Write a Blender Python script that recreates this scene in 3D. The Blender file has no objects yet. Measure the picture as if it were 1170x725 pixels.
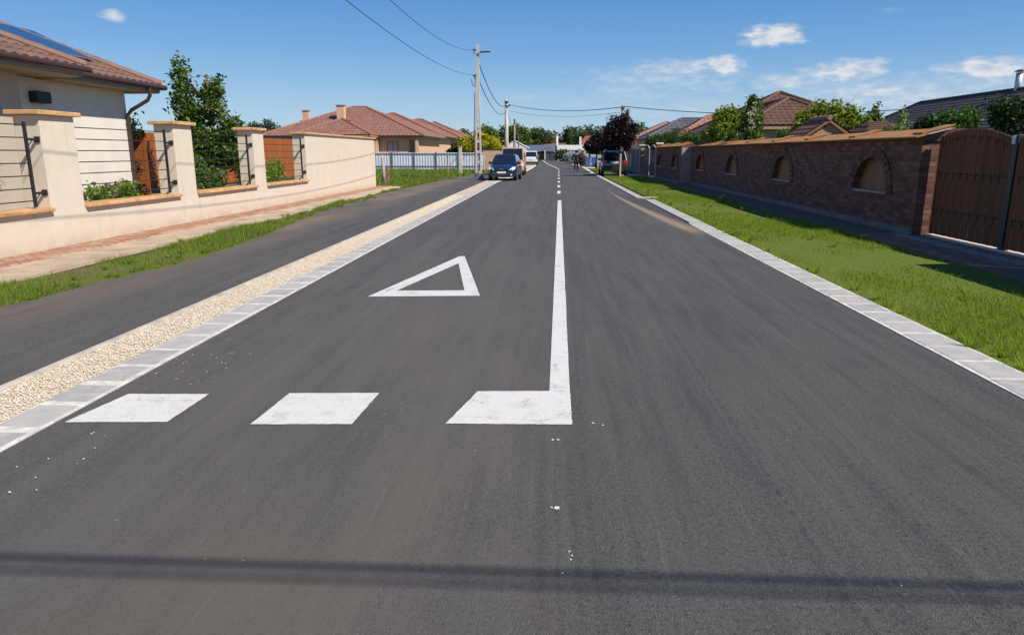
import bpy, bmesh, math, random
import numpy as np
from mathutils import Vector, Matrix
R = math.radians
rng = np.random.default_rng(7); random.seed(7)
S = bpy.context.scene
COL = S.collection

# ------------------------------------------------------------------ helpers
class MB:
    def __init__(s): s.v = []; s.f = []; s.uv = []; s.has_uv = False
    def add(s, vs, fs, uvs=None):
        o = len(s.v); s.v += [tuple(p) for p in vs]; s.f += [tuple(i + o for i in f) for f in fs]
        if uvs: s.has_uv = True; s.uv += list(uvs)
        else: s.uv += [(0, 0)] * len(vs)
        return s
    def box(s, x0, x1, y0, y1, z0, z1):
        return s.add([(x0,y0,z0),(x1,y0,z0),(x1,y1,z0),(x0,y1,z0),(x0,y0,z1),(x1,y0,z1),(x1,y1,z1),(x0,y1,z1)],
                     [(0,3,2,1),(4,5,6,7),(0,1,5,4),(1,2,6,5),(2,3,7,6),(3,0,4,7)])
    def quad(s, a, b, c, d): return s.add([a, b, c, d], [(0,1,2,3)])
    def poly(s, pts): return s.add(pts, [tuple(range(len(pts)))])
    def prism(s, pts, h):           # flat polygon (3D points), extruded by vector h
        h = Vector(h); n = len(pts); P = [Vector(p) for p in pts]
        return s.add([*P, *[p + h for p in P]], [tuple(range(n))[::-1], tuple(range(n, 2*n))] + [(i,(i+1)%n,(i+1)%n+n,i+n) for i in range(n)])
    def tube(s, pts, r, n=8, caps=True):
        P = [Vector(p) for p in pts]; rr = r if isinstance(r, (list, tuple)) else [r]*len(P); vs = []
        for i, p in enumerate(P):
            d = (P[min(i+1, len(P)-1)] - P[max(i-1, 0)]).normalized()
            a = d.orthogonal().normalized() if i == 0 else (a - d*a.dot(d)).normalized()
            b = d.cross(a)
            vs += [p + (a*math.cos(2*math.pi*k/n) + b*math.sin(2*math.pi*k/n))*rr[i] for k in range(n)]
        fs = [(i*n+k, i*n+(k+1)%n, (i+1)*n+(k+1)%n, (i+1)*n+k) for i in range(len(P)-1) for k in range(n)]
        if caps: fs += [tuple(range(n))[::-1], tuple(range((len(P)-1)*n, len(P)*n))]
        return s.add(vs, fs)
    def build(s, name, mat, parent=None, smooth=False, bevel=0, subsurf=0, world=True):
        me = bpy.data.meshes.new(name)
        off = wloc(parent) if (parent and world) else Vector((0,0,0))
        me.from_pydata([tuple(Vector(v) - off) for v in s.v], [], s.f)
        if s.has_uv:
            u = me.uv_layers.new(name='UVMap'); li = np.zeros(len(me.loops), dtype=np.int32); me.loops.foreach_get('vertex_index', li)
            u.data.foreach_set('uv', np.array(s.uv, dtype=np.float32)[li].ravel())
        me.materials.append(mat)
        if smooth: me.polygons.foreach_set('use_smooth', [True]*len(me.polygons))
        me.update()
        o = bpy.data.objects.new(name, me); COL.objects.link(o)
        if parent: o.parent = parent
        if bevel:
            m = o.modifiers.new('b', 'BEVEL'); m.width = bevel; m.segments = 2; m.limit_method = 'ANGLE'; m.angle_limit = R(40)
        if subsurf:
            m = o.modifiers.new('s', 'SUBSURF'); m.levels = subsurf; m.render_levels = subsurf
        return o
def wloc(p):
    v = Vector((0,0,0))
    while p: v = v + p.location; p = p.parent
    return v
def tag(o, label=None, cat=None, group=None, kind=None):
    if label: o['label'] = label
    if cat: o['category'] = cat
    if group: o['group'] = group
    if kind: o['kind'] = kind
    return o
def thing(name, label, cat, loc=(0,0,0), group=None, rz=0):
    o = bpy.data.objects.new(name, None); COL.objects.link(o); o.empty_display_size = .2
    o.location = loc; o.rotation_euler.z = rz
    return tag(o, label, cat, group)
def children(o): return [c for c in bpy.data.objects if c.parent == o]
def dup(o, loc=None, rz=None, label=None, parent=None, scale=None):
    c = o.copy(); COL.objects.link(c)
    if parent: c.parent = parent
    if loc is not None: c.location = loc
    if rz is not None: c.rotation_euler.z = rz
    if scale is not None: c.scale = scale
    if label: c['label'] = label
    for ch in children(o): dup(ch, parent=c)
    return c
def npmesh(name, verts, nper, mat, parent=None, smooth=False):
    """verts (N*nper,3): N separate polygons of nper corners"""
    n = len(verts)//nper; me = bpy.data.meshes.new(name)
    off = wloc(parent); verts = verts - np.array(off)
    me.vertices.add(len(verts)); me.vertices.foreach_set('co', verts.astype(np.float32).ravel())
    me.loops.add(n*nper); me.loops.foreach_set('vertex_index', np.arange(n*nper, dtype=np.int32))
    me.polygons.add(n); me.polygons.foreach_set('loop_start', np.arange(0, n*nper, nper, dtype=np.int32))
    me.update(calc_edges=True); me.validate(); me.materials.append(mat)
    o = bpy.data.objects.new(name, me); COL.objects.link(o)
    if parent: o.parent = parent
    return o

# ------------------------------------------------------------------ materials
class NT:
    def __init__(s, name):
        s.m = bpy.data.materials.new(name); s.m.use_nodes = True; s.t = s.m.node_tree; s.t.nodes.clear()
        s.out = s.n('ShaderNodeOutputMaterial'); s.b = s.n('ShaderNodeBsdfPrincipled')
        s.l(s.b.outputs[0], s.out.inputs[0])
    def n(s, t, **k):
        x = s.t.nodes.new(t)
        for a, b in k.items(): setattr(x, a, b)
        return x
    def l(s, a, b): s.t.links.new(a, b)
    def val(s, sock, v):
        if isinstance(v, bpy.types.NodeSocket): s.l(v, sock)
        elif v is not None: sock.default_value = v
    def math(s, op, a, b=None, c=None, clamp=False):
        x = s.n('ShaderNodeMath', operation=op); x.use_clamp = clamp
        s.val(x.inputs[0], a); s.val(x.inputs[1], b); s.val(x.inputs[2], c); return x.outputs[0]
    def pos(s): return s.n('ShaderNodeNewGeometry').outputs['Position']
    def xyz(s, v): x = s.n('ShaderNodeSeparateXYZ'); s.l(v, x.inputs[0]); return x.outputs
    def comb(s, a, b, c=0.0):
        x = s.n('ShaderNodeCombineXYZ'); s.val(x.inputs[0], a); s.val(x.inputs[1], b); s.val(x.inputs[2], c); return x.outputs[0]
    def noise(s, vec, scale, detail=4, rough=.55, stretch=None, dist=0):
        if stretch:
            mp = s.n('ShaderNodeMapping'); s.l(vec, mp.inputs[0]); mp.inputs['Scale'].default_value = stretch; vec = mp.outputs[0]
        x = s.n('ShaderNodeTexNoise'); s.l(vec, x.inputs['Vector']); x.inputs['Scale'].default_value = scale
        x.inputs['Detail'].default_value = detail; x.inputs['Roughness'].default_value = rough; x.inputs['Distortion'].default_value = dist
        return x.outputs['Fac']
    def ramp(s, fac, lo, hi, a=0.0, b=1.0):
        x = s.n('ShaderNodeMapRange'); x.inputs['From Min'].default_value = lo; x.inputs['From Max'].default_value = hi
        x.inputs['To Min'].default_value = a; x.inputs['To Max'].default_value = b; s.l(fac, x.inputs[0]); return x.outputs[0]
    def mix(s, fac, a, b, mode='MIX'):
        x = s.n('ShaderNodeMix', data_type='RGBA', blend_type=mode)
        s.val(x.inputs[0], fac); A, B = x.inputs[6], x.inputs[7]
        for so, v in ((A, a), (B, b)):
            if isinstance(v, bpy.types.NodeSocket): s.l(v, so)
            else: so.default_value = (*v, 1) if len(v) == 3 else v
        return x.outputs[2]
    def color(s, c): s.val(s.b.inputs['Base Color'], c if isinstance(c, bpy.types.NodeSocket) else (*c, 1))
    def bump(s, h, strength=.5, dist=.01):
        x = s.n('ShaderNodeBump'); x.inputs['Strength'].default_value = strength; x.inputs['Distance'].default_value = dist
        s.l(h, x.inputs['Height']); s.l(x.outputs[0], s.b.inputs['Normal'])
    def rough(s, r): s.val(s.b.inputs['Roughness'], r)
def basic(name, col, rough=.7, var=.15, scale=6, bump=.2, bdist=.004, fine=60, metal=0, spec=None, stretch=None, coat=0):
    t = NT(name); p = t.n('ShaderNodeTexCoord').outputs['Object']
    n1 = t.noise(p, scale, 5, stretch=stretch); n2 = t.noise(p, fine, 3)
    f = t.math('ADD', t.math('MULTIPLY', n1, .7), t.math('MULTIPLY', n2, .3))
    dark = tuple(c*(1-var*1.6) for c in col); light = tuple(min(1, c*(1+var)) for c in col)
    t.color(t.mix(t.ramp(f, .35, .65), dark, light)); t.rough(rough); t.b.inputs['Metallic'].default_value = metal
    if spec is not None: t.b.inputs['Specular IOR Level'].default_value = spec
    if coat: t.b.inputs['Coat Weight'].default_value = coat; t.b.inputs['Coat Roughness'].default_value = .04
    if bump: t.bump(f, bump, bdist)
    return t.m
def leafmat(name, cols, trans=.35, rough=.5):
    t = NT(name); isl = t.n('ShaderNodeNewGeometry').outputs['Random Per Island']
    cr = t.n('ShaderNodeValToRGB'); t.l(isl, cr.inputs[0]); e = cr.color_ramp.elements
    e[0].color = (*cols[0], 1); e[0].position = 0; e[1].color = (*cols[-1], 1); e[1].position = 1
    for i, c in enumerate(cols[1:-1]): x = e.new((i+1)/(len(cols)-1)); x.color = (*c, 1)
    n = t.noise(t.pos(), 1.3, 3)
    c = t.mix(t.ramp(n, .3, .7), cr.outputs[0], t.mix(.5, cr.outputs[0], (.75,.85,.5), 'MULTIPLY'))
    t.color(c); t.rough(rough); t.b.inputs['Specular IOR Level'].default_value = .3
    tr = t.n('ShaderNodeBsdfTranslucent'); t.l(c, tr.inputs[0]); mx = t.n('ShaderNodeMixShader'); mx.inputs[0].default_value = trans
    t.l(t.b.outputs[0], mx.inputs[1]); t.l(tr.outputs[0], mx.inputs[2]); t.l(mx.outputs[0], t.out.inputs[0])
    return t.m

def asphalt(name, base=(.073,.0705,.067), side=False):
    t = NT(name); p = t.pos(); X, Y, Z = t.xyz(p)
    grain = t.noise(p, 300, 3, .75); vo = t.n('ShaderNodeTexVoronoi'); t.l(p, vo.inputs['Vector']); vo.inputs['Scale'].default_value = 210
    vc = t.xyz(vo.outputs['Color'])[0]
    c = t.mix(t.ramp(grain, .3, .7), tuple(b*.30 for b in base), tuple(b*1.75 for b in base))
    c = t.mix(t.ramp(vc, .76, 1.0, 0, .75), c, (.22,.205,.185))
    c = t.mix(t.ramp(vc, .12, .0, 0, .6), c, (.016,.016,.018))
    pit = t.noise(p, 70, 5, .85); brk = t.noise(p, 38, 4, .75); fl = t.noise(p, 42, 3, .6)
    c = t.mix(t.ramp(fl, .585, .64, 0, .8), c, (.016,.016,.017)); c = t.mix(t.ramp(fl, .40, .34, 0, .5), c, (.15,.143,.132))
    c = t.mix(t.ramp(pit, .56, .66, 0, .75), c, (.018,.018,.019)); c = t.mix(t.ramp(pit, .42, .33, 0, .45), c, (.19,.18,.165))
    big = t.noise(p, .5, 4, .6, stretch=(1, .35, 1)); streak = t.noise(p, 2.4, 5, .65, stretch=(1, .06, 1)); mid = t.noise(p, 3.1, 5, .65, stretch=(1, .5, 1))
    c = t.mix(t.ramp(big, .3, .72, 0, .45), c, (.082,.077,.07))
    c = t.mix(t.math('MULTIPLY', t.ramp(streak, .46, .70, 0, .62), t.ramp(brk, .35, .6)), c, (.112,.106,.098))
    c = t.mix(t.math('MULTIPLY', t.ramp(mid, .47, .3, 0, .5), t.ramp(brk, .6, .4)), c, (.034,.033,.033))
    s2 = t.noise(p, 7, 5, .7, stretch=(1, .05, 1), dist=.3); fine_s = t.noise(p, 26, 4, .7, stretch=(1, .02, 1)); c = t.mix(t.math('MULTIPLY', t.ramp(fine_s, .60, .68, 0, .5), t.ramp(brk, .4, .55)), c, (.17,.16,.145)); c = t.mix(t.math('MULTIPLY', t.ramp(s2, .50, .66, 0, .6), t.ramp(brk, .35, .6)), c, (.125,.118,.106)); c = t.mix(t.ramp(s2, .48, .34, 0, .35), c, (.034,.033,.033))
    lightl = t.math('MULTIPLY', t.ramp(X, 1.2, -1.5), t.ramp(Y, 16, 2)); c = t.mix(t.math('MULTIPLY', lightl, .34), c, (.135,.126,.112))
    tr = t.math('ABSOLUTE', t.math('SUBTRACT', t.math('ABSOLUTE', t.math('SUBTRACT', X, -1.45)), .72)); c = t.mix(t.math('MULTIPLY', t.math('MULTIPLY', t.ramp(tr, .28, .05), t.ramp(streak, .35, .6)), .28), c, (.13,.12,.108))
    # brownish dust in the approach lane and where the lanes meet
    dn = t.noise(p, .9, 4, .6, stretch=(1, .4, 1)); 
    if not side:
        lane = t.math('MULTIPLY', t.ramp(X, -2.6, -1.1), t.ramp(X, .25, -.25)); nearf = t.ramp(Y, 14, 3)
        d = t.math('MULTIPLY', t.math('MULTIPLY', t.ramp(dn, .38, .68), lane), nearf)
        c = t.mix(t.math('MULTIPLY', d, .7), c, (.155,.128,.10))
        d2 = t.math('MULTIPLY', t.ramp(dn, .5, .75), t.ramp(X, -1.2, -2.9))
        c = t.mix(t.math('MULTIPLY', d2, .3), c, (.13,.11,.09))
        # longitudinal paving seam right of the centre line
        sx = t.math('ABSOLUTE', t.math('SUBTRACT', X, t.math('ADD', .16, t.math('MULTIPLY', Y, .009))))
        c = t.mix(t.math('MULTIPLY', t.math('MULTIPLY', t.ramp(sx, .03, .0), t.ramp(t.noise(p, 9, 4), .4, .6)), .35), c, (.022,.022,.024))
        for off, wd in ((-.12, .035), (-.05, .018), (.03, .04)):
            wx = t.math('ABSOLUTE', t.math('SUBTRACT', X, t.math('ADD', t.math('ADD', .10+off, t.math('MULTIPLY', Y, -.012)), t.math('MULTIPLY', t.noise(p, 1.7, 2), .05))))
            c = t.mix(t.math('MULTIPLY', t.math('MULTIPLY', t.ramp(wx, wd, 0), t.ramp(Y, 4.4, 3.6)), t.ramp(t.noise(p, 30, 4, .7), .35, .7, 0, .5)), c, (.03,.022,.023))
        sx2 = t.math('ABSOLUTE', t.math('SUBTRACT', X, t.math('ADD', 1.12, t.math('MULTIPLY', t.noise(p, 6, 3), .05))))
        c = t.mix(t.math('MULTIPLY', t.math('MULTIPLY', t.ramp(sx2, .022, 0), t.ramp(Y, 9, 5)), t.ramp(t.noise(p, 14, 3), .42, .6, 0, .55)), c, (.02,.02,.026))
        # sand washed along the right edge
        px = t.math('ADD', 2.45, t.math('MULTIPLY', t.math('POWER', t.ramp(Y, 30, 15.5), 1.6), .62))
        w = t.math('MULTIPLY', t.math('ADD', .05, t.math('MULTIPLY', t.ramp(Y, 29, 18), .22)), t.math('ADD', .55, t.math('MULTIPLY', t.noise(p, 2.5, 4), .9)))
        sd = t.math('SUBTRACT', 1.0, t.math('DIVIDE', t.math('ABSOLUTE', t.math('SUBTRACT', X, px)), w), clamp=True)
        gate = t.math('MULTIPLY', t.ramp(Y, 34, 27), t.ramp(Y, 14.6, 16.2))
        sd = t.math('MULTIPLY', t.math('MULTIPLY', t.ramp(sd, 0, .6), gate), t.ramp(t.noise(p, 11, 4), .3, .55, .35, 1))
        c = t.mix(t.math('MULTIPLY', sd, .85), c, (.36,.255,.17))
        # darker repair strip between the sand and the kerb
        rp = t.math('MULTIPLY', t.math('MULTIPLY', t.math('GREATER_THAN', X, t.math('ADD', px, .05)), t.ramp(Y, 15.6, 17)), t.ramp(Y, 30, 27))
        c = t.mix(t.math('MULTIPLY', rp, .3), c, (.03,.031,.033))
    else:
        ed = t.math('MULTIPLY', t.ramp(X, -4.9, -5.8), t.ramp(dn, .3, .65)); c = t.mix(t.math('MULTIPLY', ed, .95), c, (.20,.15,.11))
    # pale crumbs spilled near the kerbs
    v2 = t.n('ShaderNodeTexVoronoi'); t.l(p, v2.inputs['Vector']); v2.inputs['Scale'].default_value = 24; v2.inputs['Randomness'].default_value = 1
    sp = t.ramp(v2.outputs['Distance'], .16, .1); rnd = t.xyz(v2.outputs['Color'])[1]
    edge = t.ramp(X, -2.3, -3.0) if not side else t.ramp(X, -4.5, -3.9)
    thr = t.math('GREATER_THAN', rnd, t.math('SUBTRACT', .992, t.math('MULTIPLY', edge, .12)))
    c = t.mix(t.math('MULTIPLY', t.math('MULTIPLY', sp, thr), .6), c, (.45,.41,.35))
    t.color(c); t.rough(t.ramp(streak, .3, .7, .78, .9)); t.b.inputs['Specular IOR Level'].default_value = .35
    h = t.math('ADD', grain, t.math('MULTIPLY', vo.outputs['Distance'], .8)); t.bump(h, 1.0, .0035)
    return t.m
def grass_ground(name, a=(.045,.065,.018), b=(.11,.085,.05), patch=(.5,.68)):
    t = NT(name); p = t.pos(); n = t.noise(p, 1.6, 5, .6); f = t.noise(p, 25, 4)
    c = t.mix(t.ramp(n, *patch), a, b); c = t.mix(t.ramp(f, .3, .7, 0, .6), c, (.03,.035,.012)); t.color(c); t.rough(.95)
    t.b.inputs['Specular IOR Level'].default_value = .1
    t.bump(f, .6, .03); return t.m
def brick(name, c1, c2, mortar, bw=.25, bh=.075, msize=.012, bump=1., flat=False, worn=None):
    t = NT(name); p = t.pos(); X, Y, Z = t.xyz(p)
    wob = t.math('MULTIPLY', t.math('SUBTRACT', t.noise(p, 7, 3), .5), .022)
    v = t.comb(t.math('ADD', X, wob), t.math('ADD', Y, wob)) if flat else t.comb(t.math('ADD', t.math('ADD', X, Y), wob), t.math('ADD', Z, wob))
    if flat:
        mp = t.n('ShaderNodeMapping'); t.l(v, mp.inputs[0]); mp.inputs['Rotation'].default_value = (0,0,R(90)); v = mp.outputs[0]
    b = t.n('ShaderNodeTexBrick'); t.l(v, b.inputs['Vector']); b.inputs['Scale'].default_value = 1
    b.inputs['Brick Width'].default_value = bw; b.inputs['Row Height'].default_value = bh; b.inputs['Mortar Size'].default_value = msize
    b.inputs['Mortar Smooth'].default_value = .3; b.inputs['Bias'].default_value = 0
    b.inputs['Color1'].default_value = (*c1, 1); b.inputs['Color2'].default_value = (*c2, 1); b.inputs['Mortar'].default_value = (*mortar, 1)
    n = t.noise(p, 5, 5); n2 = t.noise(p, 40, 4)
    c = t.mix(t.ramp(n, .3, .7, 0, .45), b.outputs[0], tuple(x*.55 for x in c1)); c = t.mix(t.ramp(n2, .55, .75, 0, .35), c, tuple(min(1, x*1.5) for x in c2))
    if worn: c = t.mix(t.ramp(t.noise(p, 2.2, 5), .46, .64, 0, .8), c, worn)
    t.color(c); t.rough(.9)
    h = t.math('SUBTRACT', t.math('MULTIPLY', n2, .35), b.outputs['Fac']); t.bump(h, bump, .012); return t.m
def tilemat(name, c1, c2, c3, rough=.65):
    t = NT(name); uv = t.n('ShaderNodeUVMap').outputs[0]; u, v, _ = t.xyz(uv)
    wn = t.n('ShaderNodeTexWhiteNoise', noise_dimensions='2D'); t.l(t.comb(t.math('FLOOR', u), t.math('FLOOR', v)), wn.inputs[0])
    c = t.mix(wn.outputs[0], c1, c2); n = t.noise(t.pos(), 2.5, 5); n2 = t.noise(t.pos(), 30, 4)
    c = t.mix(t.ramp(n, .4, .7, 0, .6), c, c3); c = t.mix(t.ramp(n2, .5, .75, 0, .35), c, tuple(x*1.35 for x in c1)); t.color(c); t.rough(rough)
    t.b.inputs['Specular IOR Level'].default_value = .3
    t.bump(n2, .3, .004); return t.m
def wood(name, c1, c2, rough=.55, stretch=(9, 9, .7)):
    t = NT(name); p = t.n('ShaderNodeTexCoord').outputs['Object']; P = t.pos()
    g = t.noise(P, 6, 6, .6, stretch=stretch, dist=.6); n = t.noise(P, 1.5, 3)
    wn = t.n('ShaderNodeNewGeometry').outputs['Random Per Island']
    c = t.mix(t.ramp(g, .3, .7), c1, c2); c = t.mix(t.math('MULTIPLY', wn, .5), c, tuple(x*.45 for x in c1)); t.color(c); t.rough(rough); t.bump(g, .3, .003); return t.m
def slabmat(name):
    t = NT(name); p = t.pos(); rnd = t.n('ShaderNodeNewGeometry').outputs['Random Per Island']
    n = t.noise(p, 9, 5, .6); n2 = t.noise(p, 90, 3)
    c = t.mix(rnd, (.34,.33,.305), (.43,.415,.385)); c = t.mix(t.ramp(n, .42, .68, 0, .6), c, (.55,.52,.47)); c = t.mix(t.ramp(n2, .5, .7, 0, .4), c, (.22,.22,.22))
    t.color(c); t.rough(.85); t.bump(t.math('ADD', n, n2), .4, .004); return t.m
def paintmat():
    t = NT('road_paint'); p = t.pos(); n = t.noise(p, 5, 6, .65); n2 = t.noise(p, 120, 3, .7); s = t.noise(p, 3, 5, .7, stretch=(1, .5, 1), dist=.8)
    c = t.mix(t.ramp(n, .5, .75, 0, .45), (.68,.655,.61), (.50,.45,.39)); c = t.mix(t.ramp(s, .62, .68, 0, .55), c, (.34,.29,.25)); c = t.mix(t.ramp(n2, .55, .70, 0, .55), c, (.36,.34,.32))
    wear = t.ramp(t.math('ADD', t.math('MULTIPLY', n2, .6), t.math('MULTIPLY', n, .4)), .575, .64, 0, .9); c = t.mix(wear, c, (.08,.078,.075))
    t.color(c); t.rough(.6); t.bump(n2, .5, .004); return t.m

M = {}
M['asphalt'] = asphalt('asphalt'); M['asphalt_side'] = asphalt('side_asphalt', side=True)
M['slab'] = slabmat('kerb_slab'); M['mortar'] = basic('mortar', (.66,.62,.55), .9, .22, 8, .5, .006, 50)
M['concrete'] = basic('concrete', (.42,.40,.37), .85, .2, 3, .4); M['edge'] = basic('edge_concrete', (.50,.44,.37), .9, .2, 5)
M['gravel_bed'] = basic('gravel_bed', (.60,.48,.34), 1, .35, 40, 1, .02, 120)
t = NT('gravel_stones'); rnd = t.n('ShaderNodeNewGeometry').outputs['Random Per Island']; cr = t.n('ShaderNodeValToRGB'); t.l(rnd, cr.inputs[0])
e = cr.color_ramp.elements; e[0].color = (.46,.36,.22,1); e[1].color = (.82,.75,.60,1); x = e.new(.3); x.color = (.66,.55,.41,1); x = e.new(.65); x.color = (.73,.64,.50,1)
t.color(cr.outputs[0]); t.rough(.85); M['stone'] = t.m
M['paint'] = paintmat()
M['dirtpath'] = basic('sandy_concrete', (.50,.38,.26), .9, .25, 2, .5, .01, 40)
M['clinker'] = brick('clinker_paving', (.46,.18,.09), (.64,.34,.18), (.26,.16,.11), .22, .11, .03, 1.6, True, worn=(.50,.34,.24))
M['drive'] = brick('driveway_pavers', (.20,.09,.07), (.26,.14,.11), (.10,.08,.07), .2, .1, .008, .6, True)
M['greypav'] = brick('grey_pavers', (.20,.22,.24), (.28,.30,.31), (.10,.10,.10), .3, .12, .012, .6, True)
M['grassR'] = grass_ground('verge_soil', (.15,.20,.03), (.20,.15,.06), (.54,.72)); M['grassL'] = grass_ground('verge_soil_left', (.14,.19,.035), (.20,.13,.085), (.48,.66)); M['field'] = grass_ground('field_soil', (.09,.11,.03), (.20,.16,.09), (.5,.75))
M['earth'] = grass_ground('earth', (.07,.085,.03), (.15,.12,.075))
M['gardensoil'] = grass_ground('garden_soil', (.12,.12,.06), (.26,.21,.15), (.35,.6))
M['bladeR'] = leafmat('grass_blades', [(.14,.24,.012), (.23,.34,.018), (.32,.40,.03), (.44,.40,.10)], .55, .6)
M['bladeL'] = leafmat('grass_blades_left', [(.12,.21,.02), (.19,.29,.025), (.27,.35,.05), (.34,.30,.11)], .5, .6)
M['render'] = basic('beige_render', (.63,.53,.41), .9, .09, 1.3, .5, .003, 220); t = NT('garden_wall_render'); P0 = t.pos(); X0, Y0, Z0 = t.xyz(P0); nn = t.noise(P0, 3, 5, .6); ns = t.noise(P0, 5, 5, .65, stretch=(1, 1, .12)); nf = t.noise(P0, 240, 3)
c0 = t.mix(t.ramp(nn, .3, .7), (.64,.555,.445), (.69,.605,.49)); foot = t.math('MULTIPLY', t.ramp(Z0, .30, .03), t.ramp(nn, .3, .6)); c0 = t.mix(t.math('MULTIPLY', foot, .6), c0, (.42,.31,.21))
c0 = t.mix(t.math('MULTIPLY', t.ramp(ns, .56, .72), .35), c0, (.45,.38,.30)); t.color(c0); t.rough(.92); t.b.inputs['Specular IOR Level'].default_value = .2; t.bump(nf, .5, .004); M['gwrender'] = t.m
M['white_render'] = basic('white_render', (.76,.69,.60), .9, .04, 2, .3, .003, 200)
M['beige_house'] = basic('house_render', (.52,.44,.35), .9, .05, 2, .3, .003, 200)
M['sandstone'] = basic('sandstone', (.62,.36,.17), .8, .25, 5, .6, .006, 50)
M['iron'] = basic('wrought_iron', (.035,.035,.042), .45, .1, 10, .1, metal=.3)
M['tileL'] = tilemat('brown_tile', (.17,.095,.07), (.22,.125,.09), (.13,.075,.058)); M['tileP'] = tilemat('pink_brown_tile', (.25,.12,.085), (.33,.165,.12), (.19,.09,.07))
M['tileB'] = tilemat('red_brown_tile', (.12,.062,.042), (.155,.08,.055), (.095,.05,.036)); M['tileG'] = tilemat('grey_tile', (.09,.09,.098), (.12,.12,.128), (.07,.07,.078))
M['tileD'] = tilemat('dark_grey_tile', (.05,.046,.047), (.07,.064,.064), (.04,.038,.04)); M['tileO'] = tilemat('orange_tile', (.28,.135,.10), (.35,.18,.13), (.22,.11,.085))
M['tileBlue'] = basic('blue_grey_roof', (.10,.13,.19), .5, .1, 1); M['redroof'] = basic('red_sheet_roof', (.30,.09,.06), .6, .1, 1)
M['copper'] = basic('brown_gutter', (.075,.038,.03), .35, .1, 4, .05, metal=.2); M['fascia'] = basic('fascia_grey', (.27,.27,.27), .7, .08, 3); M['soffit'] = basic('wood_soffit', (.42,.28,.14), .6, .1, 3)
M['solar'] = basic('solar_cell', (.006,.013,.035), .2, .1, 3, 0, coat=1); M['alu'] = basic('aluminium', (.6,.6,.62), .35, .05, 3, .05, metal=.8)
M['orangewood'] = wood('orange_stained_wood', (.36,.09,.016), (.48,.15,.028)); M['gatewood'] = wood('dark_gate_wood', (.10,.034,.011), (.20,.07,.02), .7)
M['panelwood'] = wood('niche_wood', (.22,.085,.025), (.32,.135,.045), .5)
M['brickR'] = brick('red_brick', (.11,.035,.022), (.34,.13,.075), (.13,.10,.08), .30, .105, .016, 1.5)
M['brickPale'] = brick('pale_brick', (.42,.25,.20), (.52,.34,.28), (.50,.44,.38), .25, .078, .014, 1); M['brickO'] = brick('orange_brick', (.50,.24,.15), (.60,.32,.20), (.45,.33,.25), .25, .078, .012, .8)
M['plinth'] = basic('plinth_concrete', (.20,.18,.17), .9, .2, 3, .4); M['coping'] = basic('coping_tile', (.40,.185,.055), .75, .25, 4, .5, .006, 40)
M['sill'] = basic('stone_sill', (.62,.55,.44), .8, .12, 8); M['nsill'] = basic('worn_sill', (.40,.32,.24), .85, .2, 8); M['white'] = basic('white_paint', (.80,.79,.77), .55, .05, 3, .05); M['flash'] = basic('metal_flashing', (.62,.63,.66), .4, .08, 6, .1, metal=.5)
M['fencemetal'] = basic('blue_white_sheet', (.62,.65,.70), .45, .07, 2, .05); M['fencepost'] = basic('violet_grey_post', (.17,.14,.19), .6, .1, 3, .05)
M['pole'] = basic('pole_concrete', (.58,.54,.49), .9, .2, 3, .5, .006, 50, stretch=(4,4,.4)); M['steel'] = basic('galvanised_steel', (.35,.36,.37), .5, .1, 5, .1, metal=.5)
M['cable'] = basic('black_cable', (.02,.02,.022), .5, .1, 5, 0); M['post_wood'] = wood('weathered_wood', (.30,.24,.17), (.45,.37,.27), .85); M['stakewood'] = wood('stake_wood', (.60,.46,.28), (.75,.60,.38), .8)
M['bark'] = basic('bark', (.13,.10,.075), .95, .35, 8, 1, .02, 40, stretch=(4,4,.7)); M['darkbark'] = basic('dark_bark', (.06,.045,.04), .95, .3, 8, .8, .02, 40)
M['peach'] = basic('peach_render', (.68,.42,.27), .9, .05, 1.5, .3); M['glass'] = basic('window_glass', (.03,.035,.04), .06, .1, 1, 0, coat=.5); M['shutter'] = basic('roller_shutter', (.40,.42,.44), .6, .05, 2, .1)
M['brownwood'] = wood('brown_door_wood', (.30,.13,.06), (.42,.19,.09)); M['darkgrey'] = basic('dark_grey', (.07,.07,.08), .6, .1, 3); M['greyboard'] = wood('grey_fence_board', (.20,.20,.22), (.30,.30,.32), .8)
M['peachwall'] = brick('salmon_block', (.58,.36,.24), (.66,.43,.30), (.55,.40,.30), .4, .2, .012, .4)
M['rubber'] = basic('tyre_rubber', (.018,.018,.02), .8, .1, 20, .3); M['rim'] = basic('alloy_rim', (.45,.46,.48), .3, .05, 10, 0, metal=.8)
M['blueCar'] = basic('blue_car_paint', (.006,.018,.055), .28, .03, 1, 0, coat=1); M['navyCar'] = basic('navy_car_paint', (.010,.022,.060), .3, .03, 1, 0, coat=1); M['whiteCar'] = basic('white_car_paint', (.68,.74,.80), .35, .03, 1, 0, coat=.6)
M['orangeCar'] = basic('orange_car_paint', (.52,.27,.17), .45, .04, 1, 0, coat=.5); M['silverCar'] = basic('silver_car_paint', (.42,.47,.54), .35, .03, 1, 0, metal=.4, coat=.6)
M['carglass'] = basic('car_glass', (.010,.014,.02), .05, .05, 1, 0, coat=1); M['headlamp'] = basic('headlamp_glass', (.70,.73,.76), .15, .05, 8, 0, coat=1); M['taillamp'] = basic('tail_lamp', (.55,.02,.015), .2, .05, 8, 0, coat=1)
M['blackplastic'] = basic('black_plastic', (.02,.02,.022), .5, .1, 10, .1); M['plate'] = basic('plate_white', (.75,.76,.76), .4, .05, 10, 0); M['bluebin'] = basic('blue_plastic', (.04,.14,.40), .5, .1, 5, .1)
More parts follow.
